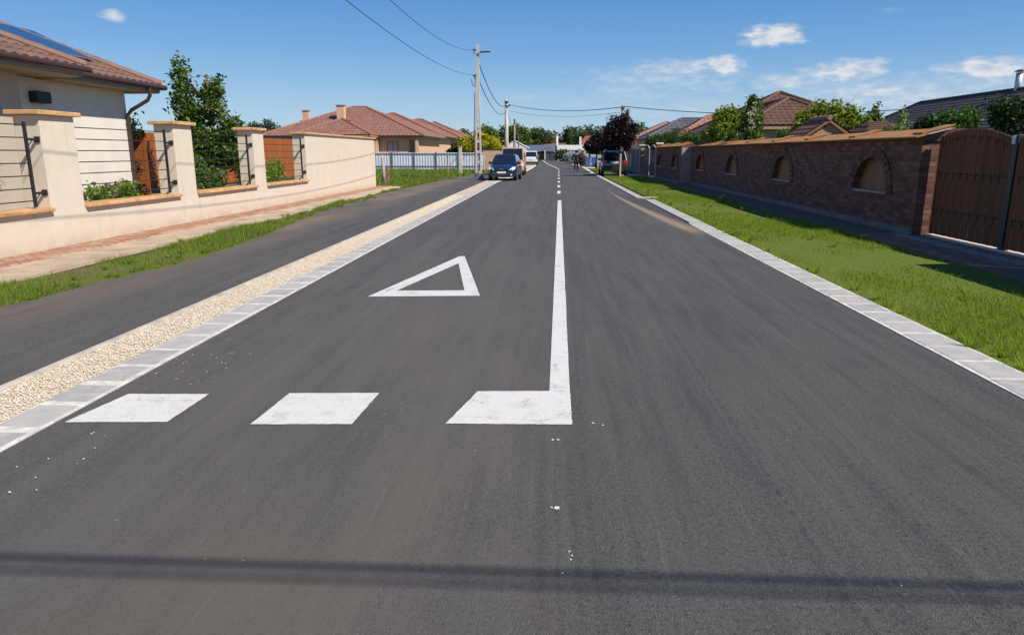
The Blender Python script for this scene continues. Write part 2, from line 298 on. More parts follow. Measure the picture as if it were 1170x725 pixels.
M['skin'] = basic('skin', (.48,.28,.20), .6, .05, 8, 0); M['blackcloth'] = basic('black_cloth', (.014,.015,.016), .95, .2, 12, .3); M['darktrousers'] = basic('dark_trousers', (.022,.016,.024), .95, .2, 12, .3); M['hair'] = basic('dark_hair', (.02,.014,.01), .8, .2, 30, .3)
M['shoe'] = basic('shoe_blue', (.05,.08,.2), .6, .1, 10, 0); M['pinkpetal'] = leafmat('rose_petals', [(.6,.05,.12), (.75,.12,.2)], .3)
LG = lambda n, *c, tr=.35: leafmat(n, list(c), tr)
M['leafA'] = LG('leaf_fruit', (.05,.11,.018), (.08,.16,.025), (.14,.23,.05), (.22,.22,.07)); M['leafY'] = LG('leaf_yellow_green', (.13,.20,.02), (.22,.29,.03), (.36,.38,.05), tr=.45)
M['leafYY'] = LG('leaf_golden', (.30,.32,.02), (.58,.52,.03), (.75,.64,.06), tr=.45); M['leafD'] = LG('leaf_dark_green', (.018,.045,.012), (.035,.07,.018), (.06,.10,.03)); M['leafT'] = LG('leaf_thuja', (.04,.10,.015), (.07,.14,.02), (.11,.18,.03))
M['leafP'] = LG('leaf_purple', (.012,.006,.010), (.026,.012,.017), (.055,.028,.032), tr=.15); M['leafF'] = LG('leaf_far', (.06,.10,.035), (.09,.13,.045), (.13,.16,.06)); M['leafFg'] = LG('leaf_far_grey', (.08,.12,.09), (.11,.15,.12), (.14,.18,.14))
M['leafS'] = LG('leaf_silver', (.34,.39,.45), (.48,.53,.58), (.6,.63,.68)); M['leafO'] = LG('leaf_olive', (.07,.09,.03), (.12,.14,.05), (.17,.18,.07)); M['leafB'] = LG('leaf_bright', (.15,.27,.03), (.24,.38,.05), (.36,.44,.10), tr=.5); M['leafR'] = LG('leaf_russet', (.10,.03,.02), (.2,.07,.03), (.12,.12,.03)); M['flower'] = LG('leaf_white_flower', (.6,.6,.45), (.75,.74,.62), tr=.3)

# ------------------------------------------------------------------ generators
def leaves(name, blobs, n, size, mat, parent=None, seed=1, up=.35, aspect=.55, gap=.0, shell=.45, hollow=None):
    g = np.random.default_rng(seed); B = np.array(blobs, dtype=float); vol = B[:,3]*B[:,4]*B[:,5]; pr = vol**.8/np.sum(vol**.8)
    idx = g.choice(len(B), n, p=pr); d = g.normal(size=(n,3)); d /= np.linalg.norm(d, axis=1)[:,None]
    r = g.random(n)**(shell); c = B[idx,:3] + d*B[idx,3:6]*r[:,None]
    if gap > 0:   # clumps: pull leaves to random twig ends
        k = max(8, int(n/28)); j = g.choice(n, k); tw = c[j]; which = g.integers(0, k, n); same = np.linalg.norm(tw[which]-c, axis=1)
        c = np.where((g.random(n) < gap)[:,None], tw[which] + g.normal(size=(n,3))*size*1.5*np.array([1,1,.9]), c)
    nrm = g.normal(size=(n,3)); nrm[:,2] = np.abs(nrm[:,2]) + up; nrm /= np.linalg.norm(nrm, axis=1)[:,None]
    a = np.cross(nrm, g.normal(size=(n,3))); a /= np.linalg.norm(a, axis=1)[:,None]; b = np.cross(nrm, a)
    s = size*(.6 + .8*g.random(n))[:,None]; a = a*s; b = b*s*aspect; bend = nrm*s*.22
    V = np.stack([c-a-bend, c-b, c+a-bend, c+b], axis=1).reshape(-1,3)
    return npmesh(name, V, 4, mat, parent)
def trunk(parent, base, top, r, mat, limbs=(), name='trunk', seed=0):
    g = random.Random(seed); mb = MB(); b = Vector(base); t_ = Vector(top); pts = []; rs = []
    for i in range(6):
        f = i/5; pts.append(b.lerp(t_, f) + Vector((g.uniform(-1,1), g.uniform(-1,1), 0))*r*.5*(0 < i < 5)); rs.append(r*(1.25 - .75*f if i == 0 else 1 - .6*f))
    mb.tube(pts, rs, 8)
    for q in limbs:
        q = Vector(q); s = b.lerp(t_, g.uniform(.45, .95)); m = s.lerp(q, .5) + Vector((0,0,.12*(q-s).length)); mb.tube([s, m, q], [r*.45, r*.28, r*.1], 5)
    return mb.build(name, mat, parent, smooth=True)
def tree(name, label, cat, base, blobs, n, size, leaf, bark, r=.1, group=None, seed=1, gap=.35, shell=.45, aspect=.55):
    o = thing(name, label, cat, base, group); zt = max(b[2] for b in blobs); cx = np.mean([b[0] for b in blobs]); cy = np.mean([b[1] for b in blobs])
    trunk(o, base, (cx, cy, zt), r, bark, [b[:3] for b in blobs], seed=seed)
    leaves('crown', blobs, n, size, leaf, o, seed, gap=gap, shell=shell, aspect=aspect); return o
def bush(name, label, cat, blobs, n, size, leaf, group=None, seed=1, gap=.3, shell=.5, aspect=.55, stem=True):
    b0 = blobs[0]; o = thing(name, label, cat, (b0[0], b0[1], 0), group); leaves('foliage', blobs, n, size, leaf, o, seed, gap=gap, shell=shell, aspect=aspect)
    if stem:
        mb = MB(); g = random.Random(seed)
        for b in blobs:
            for k in range(3): mb.tube([(b0[0]+g.uniform(-.1,.1), b0[1]+g.uniform(-.1,.1), 0), ((b0[0]+b[0])/2, (b0[1]+b[1])/2, b[2]*.5), (b[0]+g.uniform(-.5,.5)*b[3], b[1]+g.uniform(-.5,.5)*b[4], b[2]+b[5]*.4)], [.02,.014,.006], 5)
        mb.build('stems', M['bark'], o)
    return o
def tile_plane(mb, P0, P1, Q0, Q1, pw=.30, ch=.36, amp=.028, step=.022, sub=6):
    P0, P1, Q0, Q1 = map(Vector, (P0, P1, Q0, Q1)); U = (P1-P0); W = U.length; U.normalize(); d = Q0-P0; v0 = d - U*d.dot(U); Vn = v0.length; V = v0.normalized(); N = U.cross(V)
    if N.z < 0: N = -N
    a1 = (Q0-P0).dot(U); b1 = (Q1-P0).dot(U); nr = max(1, round(Vn/ch)); ch = Vn/nr; nu = max(2, int(W/pw*sub)); prev = None
    us = [W*i/nu for i in range(nu+1)]
    for r in range(nr):
        rows = []
        for (v, h) in ((r*ch, step), ((r+1)*ch + (.0 if r < nr-1 else 0), 0.0)):
            f = v/Vn; lo = a1*f; hi = W + (b1-W)*f; row = []
            for u in us:
                uc = min(max(u, lo), hi); ph = uc/pw*2*math.pi
                row.append((P0 + U*uc + V*v + N*(h + amp*(.5+.5*math.cos(ph))), (uc/pw, r + (.05 if h else .95))))
            rows.append(row)
        vs = [p for row in rows for p, _ in row]; uv = [q for row in rows for _, q in row]; n = nu+1
        fs = [(i, i+1, n+i+1, n+i) for i in range(nu) if (vs[i]-vs[i+1]).length > 1e-5 or (vs[n+i]-vs[n+i+1]).length > 1e-5]
        # riser below this course
        lower = [P0 + U*min(max(u, a1*r*ch/Vn), W+(b1-W)*r*ch/Vn) + V*(r*ch) - N*.03 for u in us]
        o = 2*n; vs += lower; uv += [(q[0], r+.05) for _, q in rows[0]]; fs += [(o+i, o+i+1, i+1, i) for i in range(nu) if (vs[i]-vs[i+1]).length > 1e-5]
        mb.add(vs, fs, uv)
def ridge_caps(mb, A, B, r=.11, seg=.38, uvseed=0):
    A = Vector(A); B = Vector(B); L = (B-A).length; n = max(1, int(L/seg)); d = (B-A)/n
    for i in range(n): 
        p = A + d*i; q = p + d*1.06; mb.tube([p, q], [r, r*.84], 8)
def hip_roof(parent, x0, x1, y0, y1, ze, slope, mat, ridge='auto', pw=.3, ch=.36, sub=6, cap=True, sides='NSEW', gutter=True, thick=.16, amp=.028, fascia='fascia', soffit=None):
    W = x1-x0; D = y1-y0; h = min(W, D)/2; zr = ze + h*math.tan(R(slope))
    if W >= D: r0 = (x0+h, y0+h, zr); r1 = (x1-h, y1-h, zr)
    else: r0 = (x0+h, y0+h, zr); r1 = (x1-h, y1-h, zr)
    a, b, c, d = (x0,y0,ze), (x1,y0,ze), (x1,y1,ze), (x0,y1,ze); mb = MB(); kw = dict(pw=pw, ch=ch, sub=sub, amp=amp)
    if W >= D: pl = {'S': (a,b,r0,r1), 'E': (b,c,r1,r1), 'N': (c,d,r1,r0), 'W': (d,a,r0,r0)}
    else: pl = {'S': (a,b,r0,r0), 'E': (b,c,r0,r1), 'N': (c,d,r1,r1), 'W': (d,a,r1,r0)}
    for k, q in pl.items():
        if k in sides: tile_plane(mb, *q, **kw)
        else: mb.add(list(q) if (Vector(q[2])-Vector(q[3])).length > .01 else list(q[:3]), [(0,1,3,2)] if (Vector(q[2])-Vector(q[3])).length > .01 else [(0,1,2)])
    roof = mb.build('roof', mat, parent)
    if cap:
        cb = MB(); up = Vector((0,0,.03))
        if (Vector(r0)-Vector(r1)).length > .2: ridge_caps(cb, Vector(r0)+up, Vector(r1)+up)
        cs = ((a,r0),(b,r1),(c,r1),(d,r0)) if W >= D else ((a,r0),(b,r0),(c,r1),(d,r1))
        for p, q in cs: ridge_caps(cb, Vector(p)+up*1.3, Vector(q)+up*1.3)
        cb.build('ridge_tiles', mat, roof)
    mb = MB(); mb.box(x0+.03, x1-.03, y0+.03, y1-.03, ze-thick-.03, ze-.03); mb.build('eaves', M[fascia], roof)
    if gutter:
        g = MB(); z = ze-.05
        for p, q in (((x0-.05,y0-.06),(x1+.05,y0-.06)), ((x1+.06,y0-.05),(x1+.06,y1+.05)), ((x0-.06,y0-.05),(x0-.06,y1+.05))): g.tube([(*p,z),(*q,z)], .06, 8)
        g.build('gutter', M['copper'], roof)
    return roof, zr
def windowpart(parent, kind, axis, pos, a0, a1, z0, z1, out, frame='white', pane='glass', name='window'):
    """axis 'y': wall faces -Y (pos = y) ; axis 'x': faces +-X (pos = x); out = +-1 outward sign"""
    f = MB(); g = MB(); t_ = .07
    def bx(mb, u0, u1, w0, w1, d0, d1):
        lo, hi = sorted((pos+out*d0, pos+out*d1))
        mb.box(u0, u1, lo, hi, w0, w1) if axis == 'y' else mb.box(lo, hi, u0, u1, w0, w1)
    bx(f, a0, a1, z1-t_, z1, -.02, .045); bx(f, a0, a1, z0, z0+t_, -.02, .045); bx(f, a0, a0+t_, z0+t_, z1-t_, -.02, .045); bx(f, a1-t_, a1, z0+t_, z1-t_, -.02, .045)
    if a1-a0 > .9 and kind != 'door': m = (a0+a1)/2; bx(f, m-.03, m+.03, z0+t_, z1-t_, -.02, .035)
    o = f.build(name, M[frame], parent); bx(g, a0+t_, a1-t_, z0+t_, z1-t_, -.02, .012); g.build('pane', M[pane], o)
    return o

# ------------------------------------------------------------------ ground
def sheet(name, pts, z, mat): 
    o = MB().poly([(x, y, z) for x, y in pts]).build(name, mat); tag(o, kind='structure'); return o
sheet('ground', [(-900,-300),(900,-300),(900,1500),(-900,1500)], -.03, M['earth'])
roadR = [(3.25,-14),(3.25,45),(3.3,70),(3.3,82),(2.6,105),(2.4,130),(2.2,165)]
roadL = [(-2.2,165),(-2.3,130),(-2.15,100),(-1.95,78),(-2.1,57),(-3.1,40),(-3.1,-14)]
def edge_left(y): return np.interp(y, [-14,40,57,78,100,130,165], [-3.1,-3.1,-2.35,-2.1,-2.15,-2.3,-2.2])
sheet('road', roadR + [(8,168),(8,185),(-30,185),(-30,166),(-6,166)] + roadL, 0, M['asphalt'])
sheet('far_gravel_strip', [(3.36,76),(6.2,76),(5.6,150),(2.3,164),(2.5,130),(2.7,105)], .004, M['gravel_bed'])
# crossing street at the camera
sheet('side_lane', [(-3.92,-14),(-3.92,44),(-3.7,58),(-5.86,56),(-6.5,48),(-6.95,36),(-7.0,28),(-6.6,20),(-5.85,14),(-5.62,11),(-5.9,8.6),(-6.05,7.3),(-6.1,-14)], -.004, M['asphalt_side'])
sheet('left_verge', [(-5.0,-14),(-7.15,-14),(-7.0,9),(-6.85,11),(-7.0,30),(-7.2,35.5),(-9.6,35.5),(-40,35.5),(-40,110),(-3.0,110),(-3.3,57),(-5.6,57),(-5.5,40)], -.012, M['grassL'])
def slabstrip(name, mat, z, x0, x1, y0, y1): return sheet(name, [(x0,y0),(x1,y0),(x1,y1),(x0,y1)], z, mat)
o = MB().box(-7.95,-7.08,-14,35.2,-.1,.02).build('sandy_footpath', M['dirtpath']); tag(o, kind='structure')
o = MB().box(-8.6,-7.953,-14,35.2,-.1,.035).build('clinker_strip', M['clinker'], bevel=.01); tag(o, kind='structure')
sheet('garden_ground', [(-8.95,-14),(-8.95,35.3),(-40,35.3),(-40,-14)], .3, M['gardensoil'])
sheet('right_verge', [(3.6,-14),(6.25,-14),(6.25,52),(6.0,76),(3.6,76)], -.004, M['grassR'])
o = MB().box(6.22,7.3,-14,52,-.1,.012).build('brick_footpath', M['drive']); tag(o, kind='structure')
o = MB().box(6.95,7.25,10.0,15.2,0,.018).build('grey_paver_band', M['greypav']); tag(o, kind='structure')
sheet('gate_driveway', [(7.3,9.5),(9.5,9.5),(9.5,15),(7.3,15)], .010, M['drive'])
sheet('garden_ground_right', [(7.5,-14),(60,-14),(60,110),(7.5,110)], -.006, M['earth'])
sheet('crossing_driveway', [(3.62,52.2),(7.2,52.2),(7.2,57.2),(3.62,57.2)], .008, M['concrete'])

# ------------------------------------------------------------------ kerbs: rows of slabs in mortar
def kerbrow(name, label, x0, x1, y0, y1, pitch, joint, lip):
    o = thing(name, label, 'kerb', ((x0+x1)/2, y0, 0)); tag(o, kind='structure')
    MB().box(x0, x1, y0, y1, -.12, .007).build('mortar_bed', M['mortar'], o)
    mb = MB(); y = y0; g = random.Random(3); xi0, xi1 = (x0+lip[0], x1-lip[1])
    while y < y1-.1:
        L = pitch*g.uniform(.93, 1.07); a, b = y + joint*g.uniform(.35,.75), min(y+L, y1)-joint*g.uniform(.3,.7); h = .009+g.uniform(0,.002); s = g.uniform(-.012,.012)
        mb.box(xi0+g.uniform(-.01,.01), xi1+g.uniform(-.01,.01), a+s, b, 0, h); y += L
    mb.build('kerb_slabs', M['slab'], o, bevel=.004); return o
kerbrow('kerb', 'pale concrete slab kerb beside the beige gravel strip', -3.43, -3.1, -14, 40, .45, .075, (.015,.03))
kerbrow('kerb', 'pale concrete slab kerb along the right grass verge', 3.24, 3.62, -14, 17.2, .44, .05, (.035,.03))
o = MB().box(3.26,3.6,17.21,25.6,-.1,.03).build('kerb', M['concrete'], bevel=.01); tag(o, 'smooth pale kerb length between the slab kerb and the break', 'kerb', kind='structure')
mb = MB().box(3.08,3.36,26.75,58,-.1,.035); mb.box(3.36,3.95,26.75,27.2,-.1,.033); o = mb.build('kerb', M['concrete'], bevel=.01); tag(o, 'smooth pale kerb running on towards the parked dark car', 'kerb', kind='structure')
# far left kerb continues as a pale band bending with the road
def band(name, fx0, fx1, y0, y1, z, mat, n=24):
    mb = MB(); ys = np.linspace(y0, y1, n)
    for a, b in zip(ys[:-1], ys[1:]): mb.quad((fx0(a),a,z),(fx1(a),a,z),(fx1(b),b,z),(fx0(b),b,z))
    o = mb.build(name, mat); tag(o, kind='structure'); return o
band('kerb', lambda y: edge_left(y)-.33, edge_left, 40.0, 100, .012, M['mortar'])
band('gravel_bed_far', lambda y: edge_left(y)-.33-np.interp(y,[40,60,100],[.42,1.1,1.3]), lambda y: edge_left(y)-.334, 40, 100, .006, M['gravel_bed'])
band('kerb', lambda y: np.interp(y,[58,70,82,105,130,165],[3.08,3.2,3.3,2.6,2.4,2.2]), lambda y: np.interp(y,[58,70,82,105,130,165],[3.36,3.5,3.6,2.9,2.7,2.5]), 58, 165, .012, M['mortar'])
slabstrip('gravel_bed', M['gravel_bed'], .004, -3.86, -3.43, -14, 40)
o = MB().box(-3.925,-3.86,-14,44,-.1,.03).build('edge_kerb', M['edge'], bevel=.006); tag(o, kind='structure')
# gravel stones
def stones(n, x0, x1, y0, y1, smin, smax, seed):
    g = np.random.default_rng(seed); base = np.array([(1,0,0),(0,1,0),(-1,0,0),(0,-1,0),(0,0,.7),(0,0,-.7)], float)
    F = [(0,1,4),(1,2,4),(2,3,4),(3,0,4)]; c = np.stack([g.uniform(x0,x1,n), y0+(y1-y0)*g.random(n)**1.3, g.uniform(.006,.018,n)], 1); s = g.uniform(smin,smax,n)
    ang = g.uniform(0,6.28,n); co, si = np.cos(ang), np.sin(ang); V = np.repeat(base[None], n, 0)*(1+.5*(g.random((n,6,3))-.5)); V[:,:,0] *= g.uniform(.7,1.4,(n,1))
    V[:,:,2] *= g.uniform(.6,1,(n,1)); X = V[:,:,0]*co[:,None]-V[:,:,1]*si[:,None]; Y = V[:,:,0]*si[:,None]+V[:,:,1]*co[:,None]; W = np.stack([X,Y,V[:,:,2]], 2)*s[:,None,None] + c[:,None]
    me = bpy.data.meshes.new('gravel'); me.from_pydata(W.reshape(-1,3).tolist(), [], [tuple(i*6+k for k in f) for i in range(n) for f in F]); me.materials.append(M['stone'])
    return me
me = stones(60000, -3.86, -3.42, 3.2, 28, .003, .0085, 5); o = bpy.data.objects.new('gravel', me); COL.objects.link(o); tag(o, 'beige crushed gravel filling the strip beside the kerb', 'gravel', kind='stuff')
g = np.random.default_rng(11); 
me = stones(50, -3.12, -2.5, 3.0, 6.5, .003, .007, 9); o = bpy.data.objects.new('gravel_crumbs', me); COL.objects.link(o); tag(o, 'scattered pale gravel crumbs on the asphalt near the kerb', 'gravel', kind='stuff')

# ------------------------------------------------------------------ road markings (painted on)
def mark(name, polys, z=.004):
    mb = MB()
    gg = random.Random(len(polys[0])*7+int(polys[0][0][1]*100))
    for p in polys:
        q = []
        for i, a in enumerate(p):
            b = p[(i+1)%len(p)]; L = math.dist(a, b); n = max(1, min(60, int(L/.03))) if a[1] < 14 else 1; nx, ny = (b[1]-a[1])/max(L,1e-6), -(b[0]-a[0])/max(L,1e-6)
            for k in range(n): f = k/n; j = gg.uniform(-.0028,.0028) if k and 'line' not in name else 0; q.append((a[0]+(b[0]-a[0])*f+nx*j, a[1]+(b[1]-a[1])*f+ny*j))
        mb.poly([(x, y, z) for x, y in q])
    o = mb.build(name, M['paint']); tag(o, kind='structure'); return o
mark('road_marking', [[(-3.04,4.03),(-2.40,4.07),(-2.385,4.60),(-2.95,4.57)][::1]])
mark('road_marking', [[(-1.86,4.06),(-1.23,4.10),(-1.20,4.69),(-1.83,4.65)]])
mark('road_marking', [[(-.65,4.14),(.14,4.17),(.14,4.80),(-.005,4.80),(-.51,4.765)], [(-.005,4.80),(.14,4.80),(.305,25.4),(.185,25.4)]])
mark('road_marking', [[(-2.15,8.07),(-.84,8.19),(-1.065,8.52),(-1.89,8.45)], [(-.84,8.19),(-1.42,11.46),(-1.42,10.68),(-1.065,8.52)], [(-1.42,11.46),(-1.50,11.42),(-2.15,8.07),(-1.89,8.45),(-1.42,10.68)]])
y = 29.6
while y < 72:
    c = .26 + (y-30)*.0075; mark('road_marking', [[(c-.07,y),(c+.07,y),(c+.09,y+2.1),(c-.05,y+2.1)]]); y += 5.45
mark('road_marking', [[(.50,74),(.64,74),(-.06,91),(-.20,91)], [(-.20,91),(-.06,91),(-.90,112),(-1.06,112)], [(-1.06,112),(-.9,112),(-2.0,150),(-2.2,150)]])
def splat(cx, cy, s, seed): g = random.Random(seed); return [(cx+s*g.uniform(.5,1)*math.cos(a), cy+s*1.2*g.uniform(.5,1)*math.sin(a)) for a in [k*.785 for k in range(8)]]
mark('paint_spots', [splat(.02,3.92,.012,1), splat(.05,3.925,.011,2), splat(.04,3.1,.02,3), splat(.015,3.1,.01,4), splat(.09,2.72,.007,5), splat(.1,2.69,.006,6), splat(.095,2.66,.007,7), splat(.06,2.56,.006,8), splat(1.38,2.55,.006,9), splat(.27,4.2,.012,10), splat(.33,4.17,.01,11)])

# ------------------------------------------------------------------ grass
def blades(name, n, fx, y0, y1, pw, h, w, mat, label, seed, zbase=-.004, patch=None, lean=.5, hscale=None):
    g = np.random.default_rng(seed); y = y0 + (y1-y0)*g.random(n)**pw; lo, hi = fx(y); x = lo + (hi-lo)*g.random(n) + g.normal(size=n)*.02
    def pn(a, b, s, sd):
        gg = np.random.default_rng(sd); v = 0
        for k in range(5): t = gg.uniform(0,6.28); f = s*(1.6**k)*.35; v = v + np.sin((a*np.cos(t)+b*np.sin(t))*f + gg.uniform(0,6.28))/(1.25**k)
        return v/2.2
    p = pn(x, y, 2.2, seed+1)
    keep = np.ones(n, bool)
    if patch is not None: keep = (p + g.normal(size=n)*.30) > patch
    x, y, p = x[keep], y[keep], p[keep]; n = len(x)
    H = h*(.4+.9*g.random(n)**1.5)*(1+.8*np.clip(p,-.6,1))*np.where(g.random(n) < .03, 1.9, 1)*(hscale(x, y) if hscale else 1); Wd = w*(.7+.6*g.random(n))*(1+ y/22); a = g.uniform(0,6.28,n); dx, dy = np.cos(a)*Wd/2, np.sin(a)*Wd/2
    la = g.uniform(0,6.28,n); lm = H*lean*(.2+g.random(n)); z = np.full(n, zbase)
    V = np.stack([np.stack([x-dx,y-dy,z],1), np.stack([x+dx,y+dy,z],1), np.stack([x+np.cos(la)*lm, y+np.sin(la)*lm, z+H],1)], 1).reshape(-1,3)
    o = npmesh(name, V, 3, mat); tag(o, label, 'grass', kind='stuff'); return o
def inset(x0, x1): return lambda y: (np.full_like(y, x0) + .06*np.sin(y*2.1)+.04*np.sin(y*5.3), np.full_like(y, x1) + .05*np.sin(y*1.7))
blades('grass', 150000, inset(3.66, 6.22), 3.8, 51.5, 1.9, .042, .006, M['bladeR'], 'short bright green grass on the right verge by the brick wall', 21, patch=-.16, lean=.7)
blades('grass', 9000, lambda y: (3.62+0*y, 6.2+0*y), 57.5, 76, 1, .06, .02, M['bladeR'], 'short grass on the right verge beyond the driveway', 27)
def lv(y):
    e = np.interp(y, [4,7.3,8.6,11,14,20,28,36,48,56], [-6.08,-6.0,-5.9,-5.68,-5.9,-6.62,-7.02,-6.97,-6.5,-5.95]); return (np.interp(y, [4,9,11,30,35.4], [-7.12,-7.03,-6.95,-7.06,-7.1]), e + .05*np.sin(y*3.1))
def lvf(y): a, b = lv(y); mid = np.full_like(y, -5.7); return (a, np.where(y < 16, b, b+.0))
blades('grass', 60000, lvf, 5, 35.2, 1.6, .075, .008, M['bladeL'], 'narrow strip of green grass between footpath and side lane', 22, zbase=-.012, patch=-.42)
blades('grass', 110000, lambda y: (np.where(y<35.6, -7.2, -34+0*y), np.interp(y, [35,48,56,58,90], [-7.0,-6.55,-5.95,-5.3,-4.6])), 35.3, 78, 1.4, .17, .018, M['bladeL'], 'rough green and yellowish grass on the empty plot', 23, zbase=-.012, patch=-.9)

def tufts(label, spots, mat, seed, h=.10):
    g = np.random.default_rng(seed); V = []
    for (x, y) in spots:
        n = 34; a = g.uniform(0,6.28,n); r = g.random(n)*.05; bx, by = x+np.cos(a)*r, y+np.sin(a)*r; H = h*(.4+g.random(n)); b = g.uniform(0,6.28,n); w_ = .0035*(1+y/14)
        V.append(np.stack([np.stack([bx-np.cos(b)*w_,by-np.sin(b)*w_,0*H-.003],1), np.stack([bx+np.cos(b)*w_,by+np.sin(b)*w_,0*H-.003],1), np.stack([bx+np.cos(a)*H*.6,by+np.sin(a)*H*.6,H],1)],1).reshape(-1,3))
    o = npmesh('grass_tufts', np.concatenate(V), 3, mat); tag(o, label, 'grass', kind='stuff')
gq = random.Random(77)
tufts('taller grass tufts along the right kerb and in the verge', [(gq.choice([3.66+gq.uniform(-.03,.1), gq.uniform(3.7,6.1)]), 4.5+30*gq.random()**1.6) for _ in range(90)], M['bladeR'], 5)
tufts('taller grass tufts at the edges of the left strip', [((-6.0 if y_ < 12 else -6.6)+gq.uniform(-.5,.12), y_) for y_ in [5+22*gq.random()**1.4 for _ in range(90)]], M['bladeL'], 6, .075)
# ------------------------------------------------------------------ left garden wall with railings
W = thing('garden_wall', 'beige rendered garden wall with pillars, stone caps and black railings', 'garden wall', (-8.6, 20, 0))
XF, XB = -8.6, -8.93
b = MB().box(XB, XF, -2, 34.8, 0, .66); b.build('base_wall', M['gwrender'], W)
pill = [(3.3,4.15),(7.55,8.4),(11.86,12.75),(16.17,17.0),(20.54,21.3)]
for y0, y1 in pill:
    p = MB().box(XB-.12, XF+.003, y0, y1, .0, 2.26).build('pillar', M['gwrender'], W, bevel=.008)
    MB().box(XB-.2, XF+.09, y0-.1, y1+.1, 2.263, 2.34).build('pillar_cap', M['sandstone'], p, bevel=.012)
p = MB().box(XB-.12, XF+.003, 24.95, 34.8, 0, 2.26).build('solid_wall_panel', M['gwrender'], W, bevel=.008); MB().box(XB-.18, XF+.07, 24.87, 34.9, 2.263, 2.33).build('coping', M['sandstone'], p, bevel=.012)
gaps = [(-.8,3.3),(4.15,7.55),(8.4,11.86),(12.75,16.17),(17.0,20.54),(21.3,24.95)]
for y0, y1 in gaps:
    MB().box(XB-.07, XF+.085, y0+.01, y1-.01, .663, .725).build('stone_sill', M['sandstone'], W, bevel=.01)
    x = XF-.07; r = MB(); ya, yb = y0+.03, y1-.27
    for k in range(7): z = .86+k*.205; r.tube([(x, ya-.02, z), (x, yb, z)], .0095, 6)
    rail = r.build('railing', M['iron'], W)
    ps = MB(); ps.box(x-.022, x+.022, yb-.02, yb+.02, .76, 2.14); ps.box(x-.022, x+.022, ya-.02, ya+.02, .76, 2.14); ps.build('railing_post', M['iron'], rail)
    br = MB()
    for z in (.98, 1.86):
        for yp, d in ((yb, 1),):
            ye = y1 if d > 0 else y0; lo, hi = sorted((yp, ye+d*0)); br.box(x-.02, x+.02, lo, hi, z-.02, z+.02); br.box(x-.045, x+.045, min(ye,ye-d*.02), max(ye,ye-d*.02), z-.05, z+.05)
            br.tube([(x, yp, z-.14), (x, (yp+ye)/2, z-.02)], .009, 5)
    br.build('wall_bracket', M['iron'], rail)

# ------------------------------------------------------------------ near left house
Hh = thing('house', 'near beige bungalow with brown tiled roof and solar panel, left edge', 'house', (-15, 14, 0))
ZE = 3.5
wl = MB().box(-19.5, -11.85, 15.2, 19.75, .25, ZE-.2).box(-19.5, -11.35, 2, 15.19, .25, ZE-.2); wl.build('wall', M['beige_house'], Hh)
wl = MB().box(-11.852, -11.80, 15.2, 19.8, .25, ZE-.21); wl.build('white_front_wall', M['white_render'], Hh)
roof, zr = hip_roof(Hh, -21.4, -11.2, 1, 20.66, ZE, 25, M['tileL'], pw=.30, ch=.34, sub=8, gutter=False, fascia='fascia', sides='ENS', amp=.04)
g = MB(); g.tube([(-11.13,16.3,ZE-.06),(-11.13,20.75,ZE-.06)], .07, 10); g.tube([(-11.13,20.72,ZE-.06),(-21,20.72,ZE-.06)], .07, 10); g.tube([(-10.53,1,ZE-.04),(-10.53,16.42,ZE-.04)], .07, 10); g.build('gutter', M['copper'], roof)
# projecting wing
mb = MB(); tq = 4.3; s25 = math.tan(R(25)); ap = (-10.6-tq, 16.36-tq, ZE+.02+tq*s25)
tile_plane(mb, (-10.6,1,ZE+.02), (-10.6,16.36,ZE+.02), (-10.6-tq,1,ZE+.02+tq*s25), ap, ch=.34, sub=8, amp=.04); tile_plane(mb, (-10.6,16.36,ZE+.02), (-10.6-tq*2,16.36,ZE+.02), ap, ap, ch=.34, sub=8, amp=.04)
wr = mb.build('wing_roof', M['tileL'], Hh); cb = MB(); ridge_caps(cb, (-10.6,16.36,ZE+.07), (ap[0],ap[1],ap[2]+.05)); cb.build('ridge_tiles', M['tileL'], wr)
MB().box(-14, -10.62, 1, 16.33, ZE-.17, ZE-.02).build('wing_eaves', M['fascia'], wr); MB().box(-14,-10.66,1,16.29,ZE-.2,ZE-.172).build('soffit', M['soffit'], wr); MB().box(-20,-11.24,16.35,20.6,ZE-.225,ZE-.192).build('soffit', M['soffit'], roof)
dp = MB(); dp.tube([(-11.13,19.9,ZE-.1),(-11.13,19.9,ZE-.32),(-11.2,19.88,ZE-.45),(-11.62,19.75,ZE-.72),(-11.72,19.72,ZE-.85),(-11.72,19.72,.3)], .05, 10)
for z in (2.4, 1.2): dp.tube([(-11.8,19.72,z),(-11.66,19.72,z)], .035, 6)
dp.build('downpipe', M['copper'], Hh)
v = MB().box(-11.35,-11.0,15.5,15.9,0,0); lamp = MB(); lamp.box(-11.8,-11.6,16.05,16.55,2.74,3.0); lamp.build('wall_vent', M['blackplastic'], Hh, bevel=.03)
# solar panels on the main roof plane
mb = MB(); fr = MB(); nv = Vector((math.sin(R(25)),0,math.cos(R(25)))); vv = Vector((-math.cos(R(25)),0,math.sin(R(25)))); P = Vector((-11.2, 0, ZE))
for k in range(4):
    y0 = 19.0-(k+1)*1.03; a = P + Vector((0,y0,0)) + vv*1.0 + nv*.09; 
    pts = [a, a+Vector((0,1.0,0)), a+Vector((0,1.0,0))+vv*1.65, a+vv*1.65]; mb.prism(pts, nv*.03); fr.prism([p+(p-sum(pts, Vector())/4)*.02 for p in pts], nv*.026-nv*.0)
mb2 = mb.build('solar_panel', M['solar'], Hh); fr.build('panel_frame', M['alu'], mb2)

